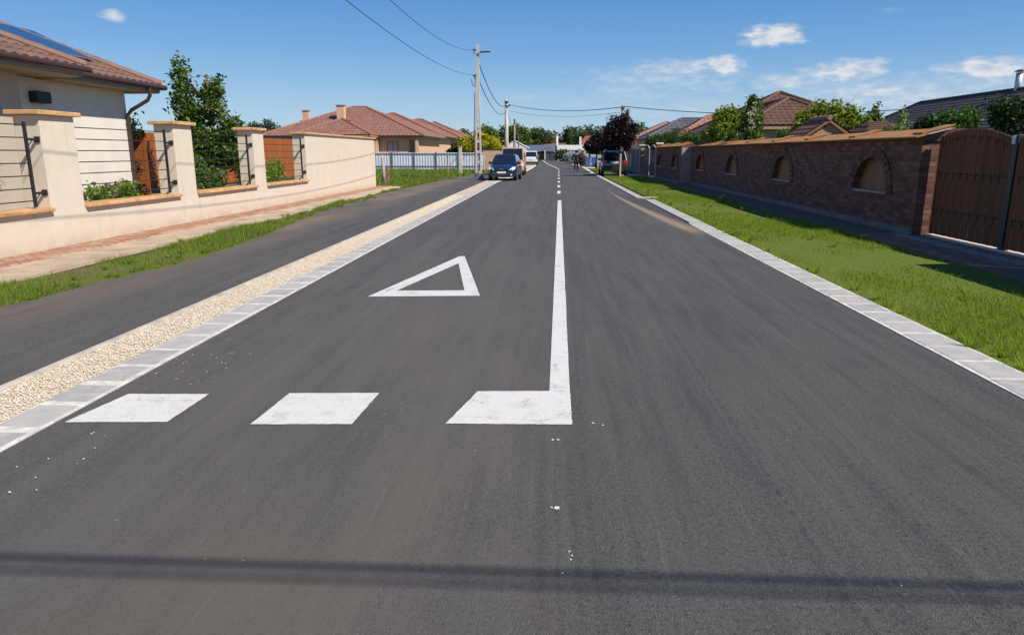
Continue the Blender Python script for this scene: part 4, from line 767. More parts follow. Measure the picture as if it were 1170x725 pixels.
def car(name, label, cat, loc, rz, L, W_, H_, paint, prof, gh, wheels, r=.31, front=True, group=None, van=False):
    """local: nose towards -Y. prof: (y,w,zb,zt); gh: belt/roof corners (y_belt_front,y_roof_front,y_roof_rear,y_belt_rear,z_belt,z_roof,w_belt,w_roof)"""
    o = thing(name, label, cat, loc, group, rz); b = loft([ring(*s) for s in prof]); body = b.build('body', M[paint], o, world=False, smooth=True, subsurf=1)
    yb0, yr0, yr1, yb1, zb, zr_, wb, wr = gh
    def sec(y, w, z): return [(-w,y,z),(w,y,z)]
    cab = MB(); A = [(-wb,yb0,zb-.05),(wb,yb0,zb-.05),(wb,yb1,zb-.05),(-wb,yb1,zb-.05)]; T = [(-wr,yr0,zr_-.02),(wr,yr0,zr_-.02),(wr,yr1,zr_-.03),(-wr,yr1,zr_-.03)]
    cm = (yr0+yr1)/2; T2 = [(-wr*.8,yr0+.12,zr_+.015),(wr*.8,yr0+.12,zr_+.015),(wr*.8,yr1-.12,zr_),(-wr*.8,yr1-.12,zr_)]
    cab.add(A+T+T2, [(0,1,5,4),(1,2,6,5),(2,3,7,6),(3,0,4,7),(4,5,9,8),(5,6,10,9),(6,7,11,10),(7,4,8,11),(8,9,10,11)]); cab.build('cabin', M[paint], o, world=False, bevel=.03)
    def inset(q, m=.08, off=.008, mt=None, nm='window'):
        Q = [Vector(p) for p in q]; c = sum(Q, Vector())/4; n = (Q[1]-Q[0]).cross(Q[3]-Q[0]).normalized()
        if n.dot(c-Vector((0,cm,zb))) < 0: n = -n
        P = []
        for i, p in enumerate(Q):
            e1 = (Q[(i+1)%4]-p).normalized(); e2 = (Q[i-1]-p).normalized(); P.append(p+e1*m+e2*m+n*off)
        return MB().prism(P, n*.004).build(nm, M['carglass'], o, world=False)
    inset((A[0],A[1],T[1],T[0]), .07, nm='windshield'); inset((A[2],A[3],T[3],T[2]), .09, nm='rear_window')
    for s in (0, 1):
        a0, a1, t0, t1 = (A[1],A[2],T[1],T[2]) if s else (A[0],A[3],T[0],T[3]); cuts = (0,.47,1) if not van else (0,.32)
        for k in range(len(cuts)-1):
            f0, f1 = cuts[k], cuts[k+1]; l = lambda p, q, f: tuple(Vector(p).lerp(Vector(q), f)); inset((l(a0,a1,f0),l(a0,a1,f1),l(t0,t1,f1),l(t0,t1,f0)), .055, nm='side_window')
    for (wy) in wheels:
        for s in (-1, 1):
            wheel(o, s*(W_/2-.10), wy, r, .2, s); MB().tube([(s*(W_/2-.12),wy,r+.01),(s*(W_/2-.012),wy,r+.01)], r+.055, 22).build('wheel_arch', M['blackplastic'], o, world=False)
    for s in (-1, 1):
        m = MB().box(s*(W_/2+.02)-.09, s*(W_/2+.02)+.09, yb0+.28, yb0+.38, zb-.02, zb+.13).build('mirror', M[paint], o, world=False, bevel=.03)
    return o
# blue hatchback, nose towards the camera
cb_ = car('parked_car', 'dark blue hatchback parked on the left kerb facing the camera', 'car', (-2.90,44.6,0), -.06, 4.0, 1.70, 1.52, 'blueCar',
    [(-2.0,.62,.24,.55),(-1.93,.76,.2,.72),(-1.6,.84,.19,.86),(-.95,.85,.18,.97),(-.4,.85,.18,1.0),(.8,.85,.18,1.0),(1.6,.84,.2,.98),(1.92,.78,.24,.92),(1.98,.7,.3,.75)],
    (-1.05,-.28,1.3,1.86,.98,1.52,.78,.60), (-1.25,1.2))
for s in (-1, 1):
    MB().prism([(s*.42,-2.0,.62),(s*.78,-1.86,.66),(s*.80,-1.72,.82),(s*.62,-1.86,.80)][::s], (0,.07,0)).build('headlight', M['headlamp'], cb_, world=False, bevel=.015)
    MB().tube([(s*.58,-2.0,.36),(s*.58,-1.9,.36)], .06, 10).build('fog_light', M['headlamp'] if s > 0 else M['blackplastic'], cb_, world=False)
MB().box(-.36,.36,-2.02,-1.95,.60,.70).build('grille', M['blackplastic'], cb_, world=False, bevel=.02); MB().box(-.5,.5,-2.025,-1.95,.27,.38).build('air_intake', M['blackplastic'], cb_, world=False, bevel=.02)
MB().box(-.26,.26,-2.04,-2.0,.44,.55).build('number_plate', M['plate'], cb_, world=False); MB().box(-.1,.1,-2.04,-2.02,.66,.69).build('badge', M['rim'], cb_, world=False)
# orange van behind it
vb = car('parked_van', 'orange van with pale roof line parked behind the blue hatchback', 'van', (-2.95,54.5,0), 0, 4.6, 1.76, 2.0, 'orangeCar',
    [(-2.3,.74,.24,.7),(-2.22,.84,.22,.95),(-1.8,.87,.2,1.1),(-.5,.88,.2,1.15),(1.5,.88,.2,1.15),(2.2,.86,.22,1.12),(2.28,.84,.26,1.05)],
    (-1.75,-1.15,2.0,2.25,1.1,1.98,.84,.76), (-1.45,1.45), .32, van=True)
for s in (-1, 1): MB().prism([(s*.5,-2.3,.66),(s*.82,-2.2,.68),(s*.82,-2.1,.88),(s*.6,-2.24,.86)][::s], (0,.07,0)).build('headlight', M['headlamp'], vb, world=False)
# white small van far, tail towards the camera
wv = car('parked_van', 'white small van parked farther up the left side, seen from behind', 'van', (-2.95,98,0), math.pi+.03, 4.3, 1.7, 1.85, 'whiteCar',
    [(-2.15,.7,.26,.7),(-2.05,.82,.24,.9),(-1.5,.85,.22,1.05),(0,.85,.22,1.1),(1.8,.85,.22,1.1),(2.1,.84,.24,1.05),(2.16,.8,.3,.95)],
    (-1.4,-.7,2.0,2.12,1.05,1.82,.82,.72), (-1.35,1.35), .31)
for s in (-1, 1): MB().box(s*.78-.06, s*.78+.06, 2.1, 2.18, .8, 1.25).build('tail_light', M['taillamp'], wv, world=False, bevel=.01)
MB().box(-.26,.26,2.16,2.2,.7,.82).build('number_plate', M['plate'], wv, world=False); MB().box(-.84,.84,2.08,2.22,.26,.45).build('bumper', M['blackplastic'], wv, world=False, bevel=.03)
# navy estate / SUV on the right, tail towards the camera
sv = car('parked_car', 'dark navy off roader parked on the right verge, seen from behind', 'car', (4.42,54.4,0), math.pi, 4.4, 1.86, 1.76, 'navyCar',
    [(-2.2,.7,.3,.7),(-2.1,.86,.28,.9),(-1.6,.92,.27,1.02),(-.6,.93,.27,1.08),(1.4,.93,.27,1.1),(2.1,.91,.3,1.08),(2.22,.86,.36,.98)],
    (-1.1,-.45,1.85,2.15,1.06,1.76,.86,.70), (-1.4,1.35), .36)
for s in (-1, 1): MB().prism([(s*.60,2.19,.92),(s*.90,2.12,.92),(s*.90,2.1,1.1),(s*.62,2.17,1.1)], (0,.05,0)).build('tail_light', M['taillamp'], sv, world=False)
MB().box(-.32,.32,2.22,2.26,.88,1.0).build('number_plate', M['plate'], sv, world=False); MB().box(-.90,.90,2.16,2.28,.40,.72).build('bumper', M['blackplastic'], sv, world=False, bevel=.04); MB().box(-.88,.88,2.2,2.285,.80,.83).build('trim_strip', M['rim'], sv, world=False); MB().tube([(-.6,-.7,1.82),(-.6,1.6,1.82)], .02, 6).tube([(.6,-.7,1.82),(.6,1.6,1.82)], .02, 6).build('roof_rail', M['rim'], sv, world=False)
# silver car far right
sc = car('parked_car', 'pale silver car parked beside the olive bush at the far right kerb', 'car', (3.9,112,0), math.pi-.1, 4.2, 1.75, 1.5, 'silverCar',
    [(-2.1,.66,.26,.6),(-2.0,.8,.24,.8),(-1.5,.86,.22,.92),(0,.87,.22,.98),(1.6,.86,.22,.98),(2.05,.82,.26,.9),(2.12,.76,.3,.8)],
    (-1.1,-.3,1.3,1.9,.96,1.48,.8,.62), (-1.3,1.3), .32)

# ------------------------------------------------------------------ person walking
def skinfig(name, verts, edges, radii, mat, parent, sub=2):
    me = bpy.data.meshes.new(name); me.from_pydata(verts, edges, []); me.materials.append(mat); o = bpy.data.objects.new(name, me); COL.objects.link(o); o.parent = parent
    m = o.modifiers.new('skin', 'SKIN'); m.use_smooth_shade = True; sk = me.skin_vertices[0].data if me.skin_vertices else None
    if sk is None:
        bm = bmesh.new(); bm.from_mesh(me); bm.verts.layers.skin.verify(); bm.to_mesh(me); bm.free(); sk = me.skin_vertices[0].data
    for i, r in enumerate(radii): sk[i].radius = (r, r) if not isinstance(r, tuple) else r; sk[i].use_root = (i == 0)
    s = o.modifiers.new('sub', 'SUBSURF'); s.levels = sub; s.render_levels = sub; return o
P_ = thing('person', 'person in dark clothes walking along the road with bent arms', 'person', (1.95,61.2,0))
# body in one surface (facing away, +Y)
V = [(0,0,.98),(0,.01,1.2),(0,.01,1.42),(0,.0,1.53),(0,.02,1.62),(0,.02,1.74), (.19,0,1.43),(.36,-.06,1.2),(.26,.16,1.02),(-.19,0,1.43),(-.36,-.06,1.2),(-.26,.16,1.02), (.1,0,.92),(.11,.12,.52),(.11,.06,.1),(.11,.2,.05),(-.1,0,.92),(-.11,-.06,.52),(-.11,-.28,.14),(-.11,-.2,.03)]
E_ = [(0,1),(1,2),(2,3),(3,4),(4,5),(2,6),(6,7),(7,8),(2,9),(9,10),(10,11),(0,12),(12,13),(13,14),(14,15),(0,16),(16,17),(17,18),(18,19)]
Rr = [.15,.14,.15,.055,.09,.085,.065,.05,.038,.065,.05,.038,.095,.07,.048,.04,.095,.07,.048,.04]
skinfig('body', V, E_, Rr, M['skin'], P_)
skinfig('jacket', [V[i] if i not in (0,) else (0,0,.94) for i in (0,1,2,6,7,8,9,10,11)], [(0,1),(1,2),(2,3),(3,4),(4,5),(2,6),(6,7),(7,8)], [.20,.19,.20,.10,.09,.06,.10,.09,.06], M['blackcloth'], P_)
skinfig('trousers', [V[i] for i in (0,12,13,14,16,17,18)], [(0,1),(1,2),(2,3),(0,4),(4,5),(5,6)], [.165,.115,.09,.07,.115,.09,.07], M['darktrousers'], P_)
hm = MB(); bmh = bmesh.new(); bmesh.ops.create_uvsphere(bmh, u_segments=16, v_segments=10, radius=.118); hv = [(v.co.x, v.co.y*1.08-.01, v.co.z*1.12+1.72) for v in bmh.verts]; hf = [[v.index for v in f.verts] for f in bmh.faces]; bmh.free(); hm.add(hv, hf); hm.build('hair', M['hair'], P_, smooth=True, world=False)
for s, (a, b_) in ((1, ((.11,.06,0),(.11,.26,0))), (-1, ((-.11,-.30,.0),(-.11,-.12,.0)))): MB().prism([(s*.11-.05,a[1]-.06,.0),(s*.11+.05,a[1]-.06,.0),(s*.11+.045,b_[1],.0),(s*.11-.045,b_[1],.0)], (0,0,.09)).build('shoe', M['shoe'], P_, world=False, bevel=.03)
for s in (1, -1):
    hx, hy, hz = s*.26, .16, 1.02
    for k in range(5): MB().tube([(hx-s*.02*0+s*(.02-.01*k), hy+.01, hz),(hx-s*.03+s*(.02-.01*k), hy+.06, hz-.02),(hx-s*.06, hy+.075, hz-.05-.004*k)], [.010,.009,.007], 6).build('finger', M['skin'], P_, world=False)

# ------------------------------------------------------------------ right side planting
tree('purple_tree', 'larger purple leaved plum tree standing beside the navy car', 'tree', (4.6,52.6-1.6,0), [(4.6,51.2,2.9,.85,.85,.75),(4.0,51.2,3.1,.6,.6,.7),(5.2,51.1,2.8,.65,.65,.6),(4.7,51.2,3.75,.6,.6,.55),(3.9,51.2,2.5,.5,.5,.5),(5.0,51.2,4.1,.25,.25,.4),(4.1,51.2,3.7,.35,.35,.5),(5.45,51.2,3.4,.3,.3,.4),(5.1,51.2,2.3,.5,.5,.4)], 5200, .085, M['leafP'], M['darkbark'], .05, seed=31, gap=.6)
tag(MB().tube([(4.66,50.75,0),(4.66,50.75,1.55)], .06, 6).build('tree_stake', M['stakewood']), 'pale wooden stake supporting the larger purple tree', 'stake')
tree('purple_tree', 'smaller dark purple tree left of the navy car', 'tree', (4.3,72,0), [(4.1,72,2.4,1.0,1,.8),(4.9,72,2.4,.7,.7,.7),(3.6,72,2.2,.6,.6,.55),(4.4,72,3.0,.7,.7,.5)], 6000, .1, M['leafP'], M['darkbark'], .1, seed=32, gap=.35)
tree('purple_tree', 'third purple tree half hidden between the other two', 'tree', (5.3,63,0), [(5.2,63,2.6,1.1,1,.9),(4.6,63,2.2,.7,.7,.6),(6,63,2.4,.7,.7,.6)], 5000, .1, M['leafP'], M['darkbark'], .07, seed=33, gap=.35)
tree('garden_tree', 'green rounded tree behind the board fence by the grey roof', 'tree', (8.2,58.5,0), [(7.6,54.5,2.2,.8,.8,.75),(8.3,54.5,2.3,.7,.8,.6)], 3500, .1, M['leafT'], M['bark'], .1, seed=34)
names = ['nearest','second','third','fourth','fifth','sixth','seventh','eighth','farthest']
for i, px in enumerate([879,842,828,815,802,789,777,766,756]):
    x = 8.12+.06*math.sin(i*2.3); yy = 8.1*812/(px-632); top = 1.65 + (25+2.5*math.sin(i*2.1))*yy/850; w_ = .42+.012*(yy-27)
    bl = [(x,yy,.7,w_,w_*1.5,.7),(x,yy,top*.55,w_,w_*1.5,.8),(x,yy,top-.5,w_*.75,w_*1.2,.5),(x+.03,yy-.1,top-.2,w_*.35,w_*.6,.28)]
    tree('thuja', names[i]+' thuja of the row behind the brick wall, counted from the brown house gable', 'thuja', (x,yy,0), bl, 3000, .07, M['leafT'], M['bark'], .05, 'thujas in a row behind the brick wall', 40+i, gap=.2, aspect=.35)
tree('yellow_tree', 'yellow green bushy tree behind the thujas', 'tree', (8.7,37,0), [(8.3,37,2.7,.7,.7,.7),(9.0,37,2.7,.7,.7,.6),(8.4,37,3.3,.45,.5,.5),(8.8,37,3.5,.3,.3,.45),(8.1,37,3.4,.2,.2,.4),(9.1,37,3.3,.3,.3,.35)], 4200, .085, M['leafY'], M['bark'], .08, seed=55, gap=.5)
tr = tree('flowering_tree', 'column shaped dark green tree with pale flower clusters', 'tree', (8.35,31.6,0), [(8.35,31.6,2.3,.5,.5,.6),(8.35,31.6,3.0,.48,.48,.55),(8.45,31.6,3.45,.36,.36,.42),(8.3,31.6,3.75,.18,.18,.28),(8.3,31.6,1.6,.45,.45,.6)], 5200, .075, M['leafA'], M['bark'], .07, seed=56, gap=.3)
leaves('blossoms', [(8.1,31.2,2.6,.35,.2,.7),(8.3,31.2,3.1,.35,.2,.6)], 420, .04, M['flower'], tr, 3, gap=.8)
tree('garden_tree', 'wide yellow green tree between brown roof and brick oven', 'tree', (11.4,31,0), [(10.6,31,2.7,.8,.7,.6),(11.6,31,2.9,.9,.7,.6),(12.4,31,2.6,.7,.7,.6),(10.9,31,3.4,.35,.4,.4),(11.5,31,3.45,.3,.3,.35),(12.1,31,3.2,.3,.3,.4),(10.3,31,3.05,.3,.3,.4),(12.9,31,2.9,.25,.3,.5),(11.0,31,2.2,1.5,.6,.5),(12.6,31,2.2,.6,.6,.5)], 6500, .085, M['leafY'], M['bark'], .09, seed=57, gap=.5)
tree('shrub', 'sparse tall shoots rising beside the yellow green tree', 'shrub', (13.0,31,0), [(13.15,31,3.2,.18,.2,.5),(13.3,31,3.0,.2,.2,.35)], 260, .08, M['leafA'], M['bark'], .03, seed=58, gap=.6)
for i, (a, b_, h_, w_, lab) in enumerate([(10.6,20.2,2.85,.8,'dense dark green bush rising behind the gate, leftmost of four'),(11.5,19.2,3.1,.8,'second dark green bush behind the gate'),(12.4,18.4,3.15,.9,'third dark green bush behind the gate'),(12.9,17.2,3.05,.8,'dark green bush behind the gate at the right picture edge')]):
    bush('bush', lab, 'bush', [(a,b_,1.2,w_,w_,1.2),(a,b_,h_-.5,w_*.7,w_*.7,.5),(a+.4,b_,h_-.3,.3,.3,.35),(a-.4,b_,h_-.45,.3,.3,.35)], 5000, .055, M['leafD'] if i % 2 else M['leafT'], seed=60+i, gap=.4)
bush('bush', 'low fresh green hedge plants along the near end of the brick wall', 'bush', [(8.7,18.6,1.75,.5,1.4,.45),(8.9,19.8,1.8,.4,.8,.45),(8.6,17.2,1.8,.35,.7,.4),(9.2,20.8,1.9,.4,.7,.5)], 4200, .05, M['leafT'], seed=66)
bush('bush', 'pointed dark shrub against the dark grey roof', 'bush', [(9.95,20.4,1.6,.45,.45,1.0),(9.95,20.4,2.3,.25,.25,.35)], 2400, .05, M['leafD'], seed=67)
tree('sapling', 'thin upright sapling tips above the wall near the gate', 'sapling', (9.0,19.6,0), [(9.02,19.6,2.4,.1,.1,.45)], 130, .045, M['leafB'], M['bark'], .015, seed=68)
bush('weed', 'small pale weed at the foot of the brick wall', 'weed', [(5.75,24.5,.15,.14,.14,.14)], 90, .03, M['leafB'], seed=69)

# ------------------------------------------------------------------ left / centre background
tree('golden_tree', 'golden yellow leaved tree behind the sheet fence', 'tree', (-7.4,74,0), [(-8.6,74,2.2,.9,.9,.8),(-7.4,74,2.8,1.0,.9,.9),(-6.2,74,2.4,.9,.9,.8),(-7.6,74,3.6,.5,.5,.4),(-8.9,74,2.9,.5,.5,.4),(-5.8,74,1.8,.7,.7,.6)], 6000, .13, M['leafYY'], M['bark'], .12, seed=71, gap=.45)
bush('bush', 'dark green bush left of the golden tree', 'bush', [(-9.6,75,1.5,.9,.8,1.0),(-10.4,75,1.2,.8,.8,.9)], 3500, .12, M['leafD'], seed=72)
bush('bush', 'olive green round bush by the far concrete pole', 'bush', [(1.9,138,1.1,1.5,1.2,1.2),(3.0,138,.9,1.2,1,1.0)], 2600, .2, M['leafO'], seed=73)
bush('spruce_bush', 'silvery blue bush beside the far road', 'bush', [(2.6,106,.9,.9,.9,1.0),(3.5,106,1.0,.9,.9,1.1)], 2600, .14, M['leafS'], seed=74)
bush('bush', 'brown green shrub right of the walking person', 'bush', [(3.4,86,.8,.4,.5,.9),(3.8,88,.6,.4,.4,.7)], 1200, .1, M['leafR'], seed=75)
# blue bins and pale fence by the purple trees
for i, (x, y, lab) in enumerate([(4.0,84,'blue wheeled bin near the purple tree, left one'), (4.75,84.5,'blue wheeled bin near the purple tree, right one')]):
    o = thing('wheeled_bin', lab, 'bin', (x,y,0)); MB().prism([(x-.25,y-.28,.08),(x+.25,y-.28,.08),(x+.31,y-.34,1.0),(x-.31,y-.34,1.0)], (0,.6,0)).build('bin_body', M['bluebin'], o, bevel=.02)
    MB().box(x-.34,x+.34,y-.38,y+.34,1.003,1.08).build('lid', M['bluebin'], o, bevel=.02); MB().tube([(x-.3,y+.3,.1),(x+.3,y+.3,.1)], .1, 12).build('wheels', M['rubber'], o)
F = thing('picket_fence', 'pale low picket fence beyond the purple trees', 'fence', (5.5,92,0)); mb = MB(); y = 82
while y < 110: mb.box(5.6,5.64,y,y+.3,.2,1.35); y += .5
mb.build('pickets', M['white'], F); MB().box(5.65,5.7,82,110,1.0,1.1).box(5.65,5.7,82,110,.4,.5).build('rails', M['white'], F)

# white gabled shed
H3 = thing('shed', 'small white gabled building behind the parked vans', 'building', (-7.2,140,0)); x0, x1 = -9.7, -5.1
MB().prism([(x0,140,0),(x1,140,0),(x1,140,2.55),((x0+x1)/2,140,3.75),(x0,140,2.55)], (0,7,0)).build('wall', M['white'], H3)
mb = MB(); cx = (x0+x1)/2
for s in (-1, 1): mb.prism([(cx,139.9,3.80),(cx+s*2.65,139.9,2.42),(cx+s*2.65,147.3,2.42),(cx,147.3,3.80)], (0,0,.1))
mb.build('roof', M['white'], H3)
# long blue-grey roofed building with porch
H4 = thing('long_building', 'long low building with blue grey roof at the road end', 'building', (-2,170,0))
MB().box(-8,1.5,170,178,0,1.75).build('wall', M['white_render'], H4); MB().prism([(-8.6,169,1.75),(1.9,169,1.75),(1.9,172.6,3.25),(-8.6,172.6,3.25)], (0,.3,.08)).build('roof', M['tileBlue'], H4)
MB().prism([(-8,169.2,1.5),(-.9,169.2,1.5),(-.9,169.3,1.74),(-8,169.3,1.74)], (0,.2,.0)).build('eave_shade', M['darkgrey'], H4)  # dark grey strip standing in for the shade under the roof
windowpart(H4, 'door', 'y', 170, -.9, 1.4, 0, 1.7, -1, 'darkgrey', 'shutter', 'garage_door'); windowpart(H4, 'door', 'y', 170, -3.1, -1.9, 0, 1.7, -1, 'brownwood', 'brownwood', 'door')
pr = MB().prism([(-3.2,166.5,1.9),(-1.6,166.5,2.75),(0,166.5,1.9),(0,166.5,1.75),(-1.6,166.5,2.5),(-3.2,166.5,1.75)], (0,2.6,0)).build('porch_roof', M['brownwood'], H4); MB().box(-1.95,-1.75,166.7,166.9,0,2.2).build('porch_post', M['white'], pr)
# white flat roofed building
H5 = thing('flat_building', 'low white flat roofed building with dark window band', 'building', (4,150,0))
MB().box(.9,6.6,150,160,0,3.05).build('wall', M['white_render'], H5); MB().box(.8,6.7,149.6,160.2,2.1,3.1).build('fascia', M['white'], H5); MB().box(1.3,5.3,149.9,149.996,.9,2.05).build('window_band', M['glass'], H5)
MB().box(5.9,6.1,149.93,149.99,1.6,1.95).build('house_lamp', M['darkgrey'], H5)
H6 = thing('house', 'distant house with flat red roof line and white chimney', 'house', (4,185,0)); MB().box(-1.5,9,185,192,0,3.4).build('wall', M['beige_house'], H6)
rr = MB().prism([(-2.4,184,3.3),(3.2,184,3.3),(3.2,188,3.75),(-2.4,188,3.75)], (0,.2,.2)).build('roof', M['redroof'], H6); rr = MB().prism([(6.2,184,3.2),(10.5,184,3.2),(10.5,188,5.6),(8.2,188,5.6)], (0,.2,.15)).build('roof', M['redroof'], H6); MB().box(6.5,7.0,183,183.5,3.0,5.4).build('chimney', M['white'], rr)
# far wood and individual far trees
def treeline(name, label, x0, x1, y0, y1, hmin, hmax, n, size, mat, seed, step=5):
    g = np.random.default_rng(seed); bl = []; x = x0
    while x < x1:
        y = g.uniform(y0, y1); h = g.uniform(hmin, hmax)*(1+.18*math.sin(x*.09)); w_ = g.uniform(.3,.45)*h
        bl += [(x,y,h*.35,w_*1.1,w_,h*.36), (x+g.uniform(-1,1),y,h*.7,w_*.75,w_*.7,h*.3)]; x += step*g.uniform(.6,1.3)
    o = leaves(name, bl, n, size, mat, None, seed, gap=.25); tag(o, label, 'trees', kind='stuff'); return o
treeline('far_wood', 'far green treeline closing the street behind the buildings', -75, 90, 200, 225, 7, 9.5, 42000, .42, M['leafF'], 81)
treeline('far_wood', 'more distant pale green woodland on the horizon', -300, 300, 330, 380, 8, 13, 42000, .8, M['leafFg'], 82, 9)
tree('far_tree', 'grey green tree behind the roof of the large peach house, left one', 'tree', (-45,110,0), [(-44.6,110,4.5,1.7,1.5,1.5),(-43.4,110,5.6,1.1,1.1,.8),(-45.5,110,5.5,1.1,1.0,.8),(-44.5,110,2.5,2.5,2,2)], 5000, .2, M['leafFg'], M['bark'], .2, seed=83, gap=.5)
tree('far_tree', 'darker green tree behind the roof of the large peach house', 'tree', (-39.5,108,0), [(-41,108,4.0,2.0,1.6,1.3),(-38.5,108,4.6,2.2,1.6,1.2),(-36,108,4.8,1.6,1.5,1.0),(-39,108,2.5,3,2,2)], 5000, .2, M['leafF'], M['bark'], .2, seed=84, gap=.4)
for i, (x, y, h, w_, lab) in enumerate([(-8.5,185,9.6,3.2,'tall rounded tree above the white gabled shed'),(-3.2,188,8.6,3.4,'broad tree above the blue grey roof'),(-16,180,9.0,2.6,'tree behind the golden tree'),(8.5,190,7.6,3.4,'broad tree right of the far white building'),(-12,192,9.3,2.4,'dark tree behind the second utility pole'),(15,185,8.4,3.2,'tree above the purple trees far away')]):
    tree('far_tree', lab, 'tree', (x,y,0), [(x,y,h*.4,w_,w_,h*.33),(x-w_*.3,y,h*.68,w_*.7,w_*.7,h*.24),(x+w_*.35,y,h*.62,w_*.65,w_*.6,h*.22)], 4500, .3, M['leafF'] if i % 2 else M['leafA'], M['bark'], .3, seed=90+i, gap=.35)
tree('far_conifer', 'small dark pointed conifer left of the broad far tree', 'tree', (3.4,190,0), [(3.4,190,3,.9,.9,2),(3.4,190,5.6,.8,.8,1.1),(3.4,190,7.0,.5,.5,.7)], 2200, .2, M['leafD'], M['bark'], .15, seed=98)

# ------------------------------------------------------------------ sky, sun, camera
SUN_EL, SUN_AZ = 45.5, 32      # azimuth: degrees behind +X (towards -Y)
sd = Vector((math.cos(R(SUN_EL))*math.cos(R(SUN_AZ)), -math.cos(R(SUN_EL))*math.sin(R(SUN_AZ)), math.sin(R(SUN_EL))))
sl = bpy.data.lights.new('sun', 'SUN'); sl.energy = 5.0; sl.angle = R(.5); sl.color = (1, .925, .82); so = bpy.data.objects.new('sun', sl); COL.objects.link(so)
so.rotation_euler = sd.to_track_quat('Z', 'Y').to_euler(); so.location = (10,-5,20)
w = bpy.data.worlds.new('World'); S.world = w; w.use_nodes = True; nt = w.node_tree; nt.nodes.clear()
class WN(NT):
    def __init__(s, t): s.t = t
k = WN(nt); out = k.n('ShaderNodeOutputWorld'); bg = k.n('ShaderNodeBackground'); k.l(bg.outputs[0], out.inputs[0]); bg.inputs[1].default_value = .082
sky = k.n('ShaderNodeTexSky', sky_type='NISHITA'); sky.sun_disc = False; sky.sun_elevation = R(SUN_EL); sky.sun_rotation = R(90+SUN_AZ); sky.air_density = 1.0; sky.dust_density = .2; sky.ozone_density = 1.6; sky.altitude = 100
d = k.n('ShaderNodeTexCoord').outputs['Generated']; dx, dy, dz = k.xyz(d); az = k.math('MULTIPLY', k.math('ARCTAN2', dx, dy), 57.2958); el = k.math('MULTIPLY', k.math('ARCSINE', dz), 57.2958)
vec = k.comb(az, k.math('MULTIPLY', el, 2.6)); n1 = k.noise(vec, .28, 5, .52, dist=.6); n2 = k.noise(vec, .9, 4, .5)
nz = k.math('ADD', k.math('MULTIPLY', k.math('SUBTRACT', n1, .5), 1.6), k.math('MULTIPLY', k.math('SUBTRACT', n2, .5), .45))
def blob(a, e_, sa, se, st, soft=.55):
    u = k.math('DIVIDE', k.math('SUBTRACT', az, a), sa); v = k.math('DIVIDE', k.math('SUBTRACT', el, e_), se)
    r = k.math('SQRT', k.math('ADD', k.math('MULTIPLY', u, u), k.math('MULTIPLY', v, v))); f = k.math('SUBTRACT', k.math('ADD', 1.0, nz), r)
    return k.math('MULTIPLY', k.ramp(f, 0, soft), st)
CL = [] # (pixel x, pixel y, half width px, half height px, strength)
import math as _m
def pxdir(x, y):
    F_ = 812.; Pt = R(13.069); Yw = R(3.227); u = (x-585)/F_; v_ = -(y-362.5)/F_
    f = Vector((-_m.sin(Yw)*_m.cos(Pt), _m.cos(Yw)*_m.cos(Pt), -_m.sin(Pt))); r = Vector((_m.cos(Yw), _m.sin(Yw), 0)); up = r.cross(f)
    q = (f+r*u+up*v_).normalized(); return _m.degrees(_m.atan2(q.x, q.y)), _m.degrees(_m.asin(q.z))
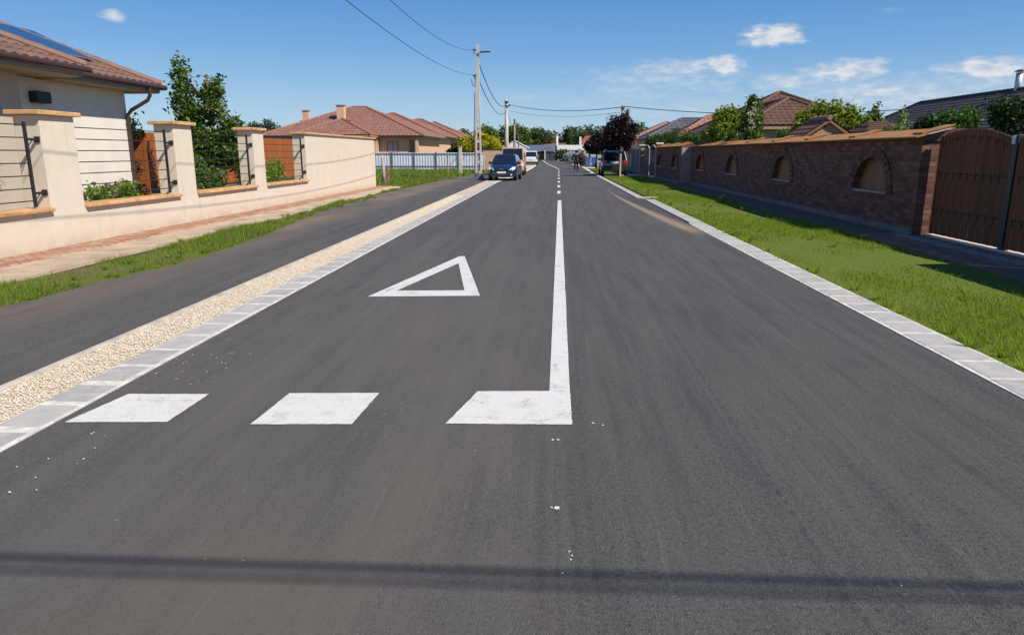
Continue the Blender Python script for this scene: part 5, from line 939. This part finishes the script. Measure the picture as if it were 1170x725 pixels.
for (x, y, sx, sy, st, soft) in [(882,40,40,17,1,.6),(856,47,18,5,.5,1.0),(128,18,16,7,.7,.9),(827,74,28,12,.95,.7),(775,79,62,13,.7,1.1),(965,82,62,16,.95,.7),(905,94,80,12,.75,1.2),(1125,78,70,15,.95,.8),(1140,92,80,12,.6,1.4),(1010,104,210,24,.8,1.5),(760,92,130,24,.6,1.6),(1120,118,240,30,.7,1.6),(900,125,280,26,.5,1.7),(700,115,120,18,.22,1.8),(600,112,40,6,.3,1.6),(480,120,30,4,.15,1.5),(1012,12,18,5,.2,1.5),(520,150,120,10,.2,1.8),(640,150,160,16,.25,1.8)]:
    a0, e0 = pxdir(x, y); a1, _ = pxdir(x+sx, y); _, e1 = pxdir(x, y-sy); CL.append(blob(a0, e0, abs(a1-a0), abs(e1-e0), st, soft))
tot = CL[0]
for c in CL[1:]: tot = k.math('MAXIMUM', tot, c)
tot = k.math('MULTIPLY', k.math('MULTIPLY', tot, 1.35), k.ramp(n2, .25, .6, .45, 1.0), clamp=True)
gam = k.n('ShaderNodeHueSaturation'); gam.inputs['Saturation'].default_value = 1.22; gam.inputs['Value'].default_value = 1.1; k.l(sky.outputs[0], gam.inputs['Color'])
gr = k.n('ShaderNodeValToRGB'); k.l(k.math('DIVIDE', el, 90.0, clamp=True), gr.inputs[0]); ge = gr.color_ramp.elements
ge[0].position = 0; ge[0].color = (.42,.66,.90,1); ge[1].position = 1; ge[1].color = (.03,.12,.38,1)
for q, c_ in ((.035,(.34,.58,.88)),(.08,(.17,.42,.82)),(.14,(.07,.27,.72)),(.3,(.04,.18,.52))): e_ = ge.new(q); e_.color = (*c_,1)
sc_ = k.n('ShaderNodeVectorMath', operation='SCALE'); k.l(gr.outputs[0], sc_.inputs[0]); sc_.inputs['Scale'].default_value = 9.6
skyc = k.mix(.72, gam.outputs[0], sc_.outputs[0])
cc = k.mix(k.ramp(n2, .35, .65), (5.6,6.4,7.6), (8.0,8.3,8.7))
k.l(k.mix(tot, skyc, cc), bg.inputs[0])
cam = bpy.data.cameras.new('camera'); co = bpy.data.objects.new('camera', cam); COL.objects.link(co); co.location = (0,0,1.65); co.rotation_euler = (R(90-13.069), 0, R(3.227))
cam.sensor_width = 36; cam.lens = 812/1170*36; cam.clip_start = .05; cam.clip_end = 3000; S.camera = co
S.view_settings.view_transform = 'Standard'; S.view_settings.look = 'None'; S.view_settings.exposure = .2; S.view_settings.gamma = 1; S.view_settings.use_curve_mapping = False
S.cycles.max_bounces = 6
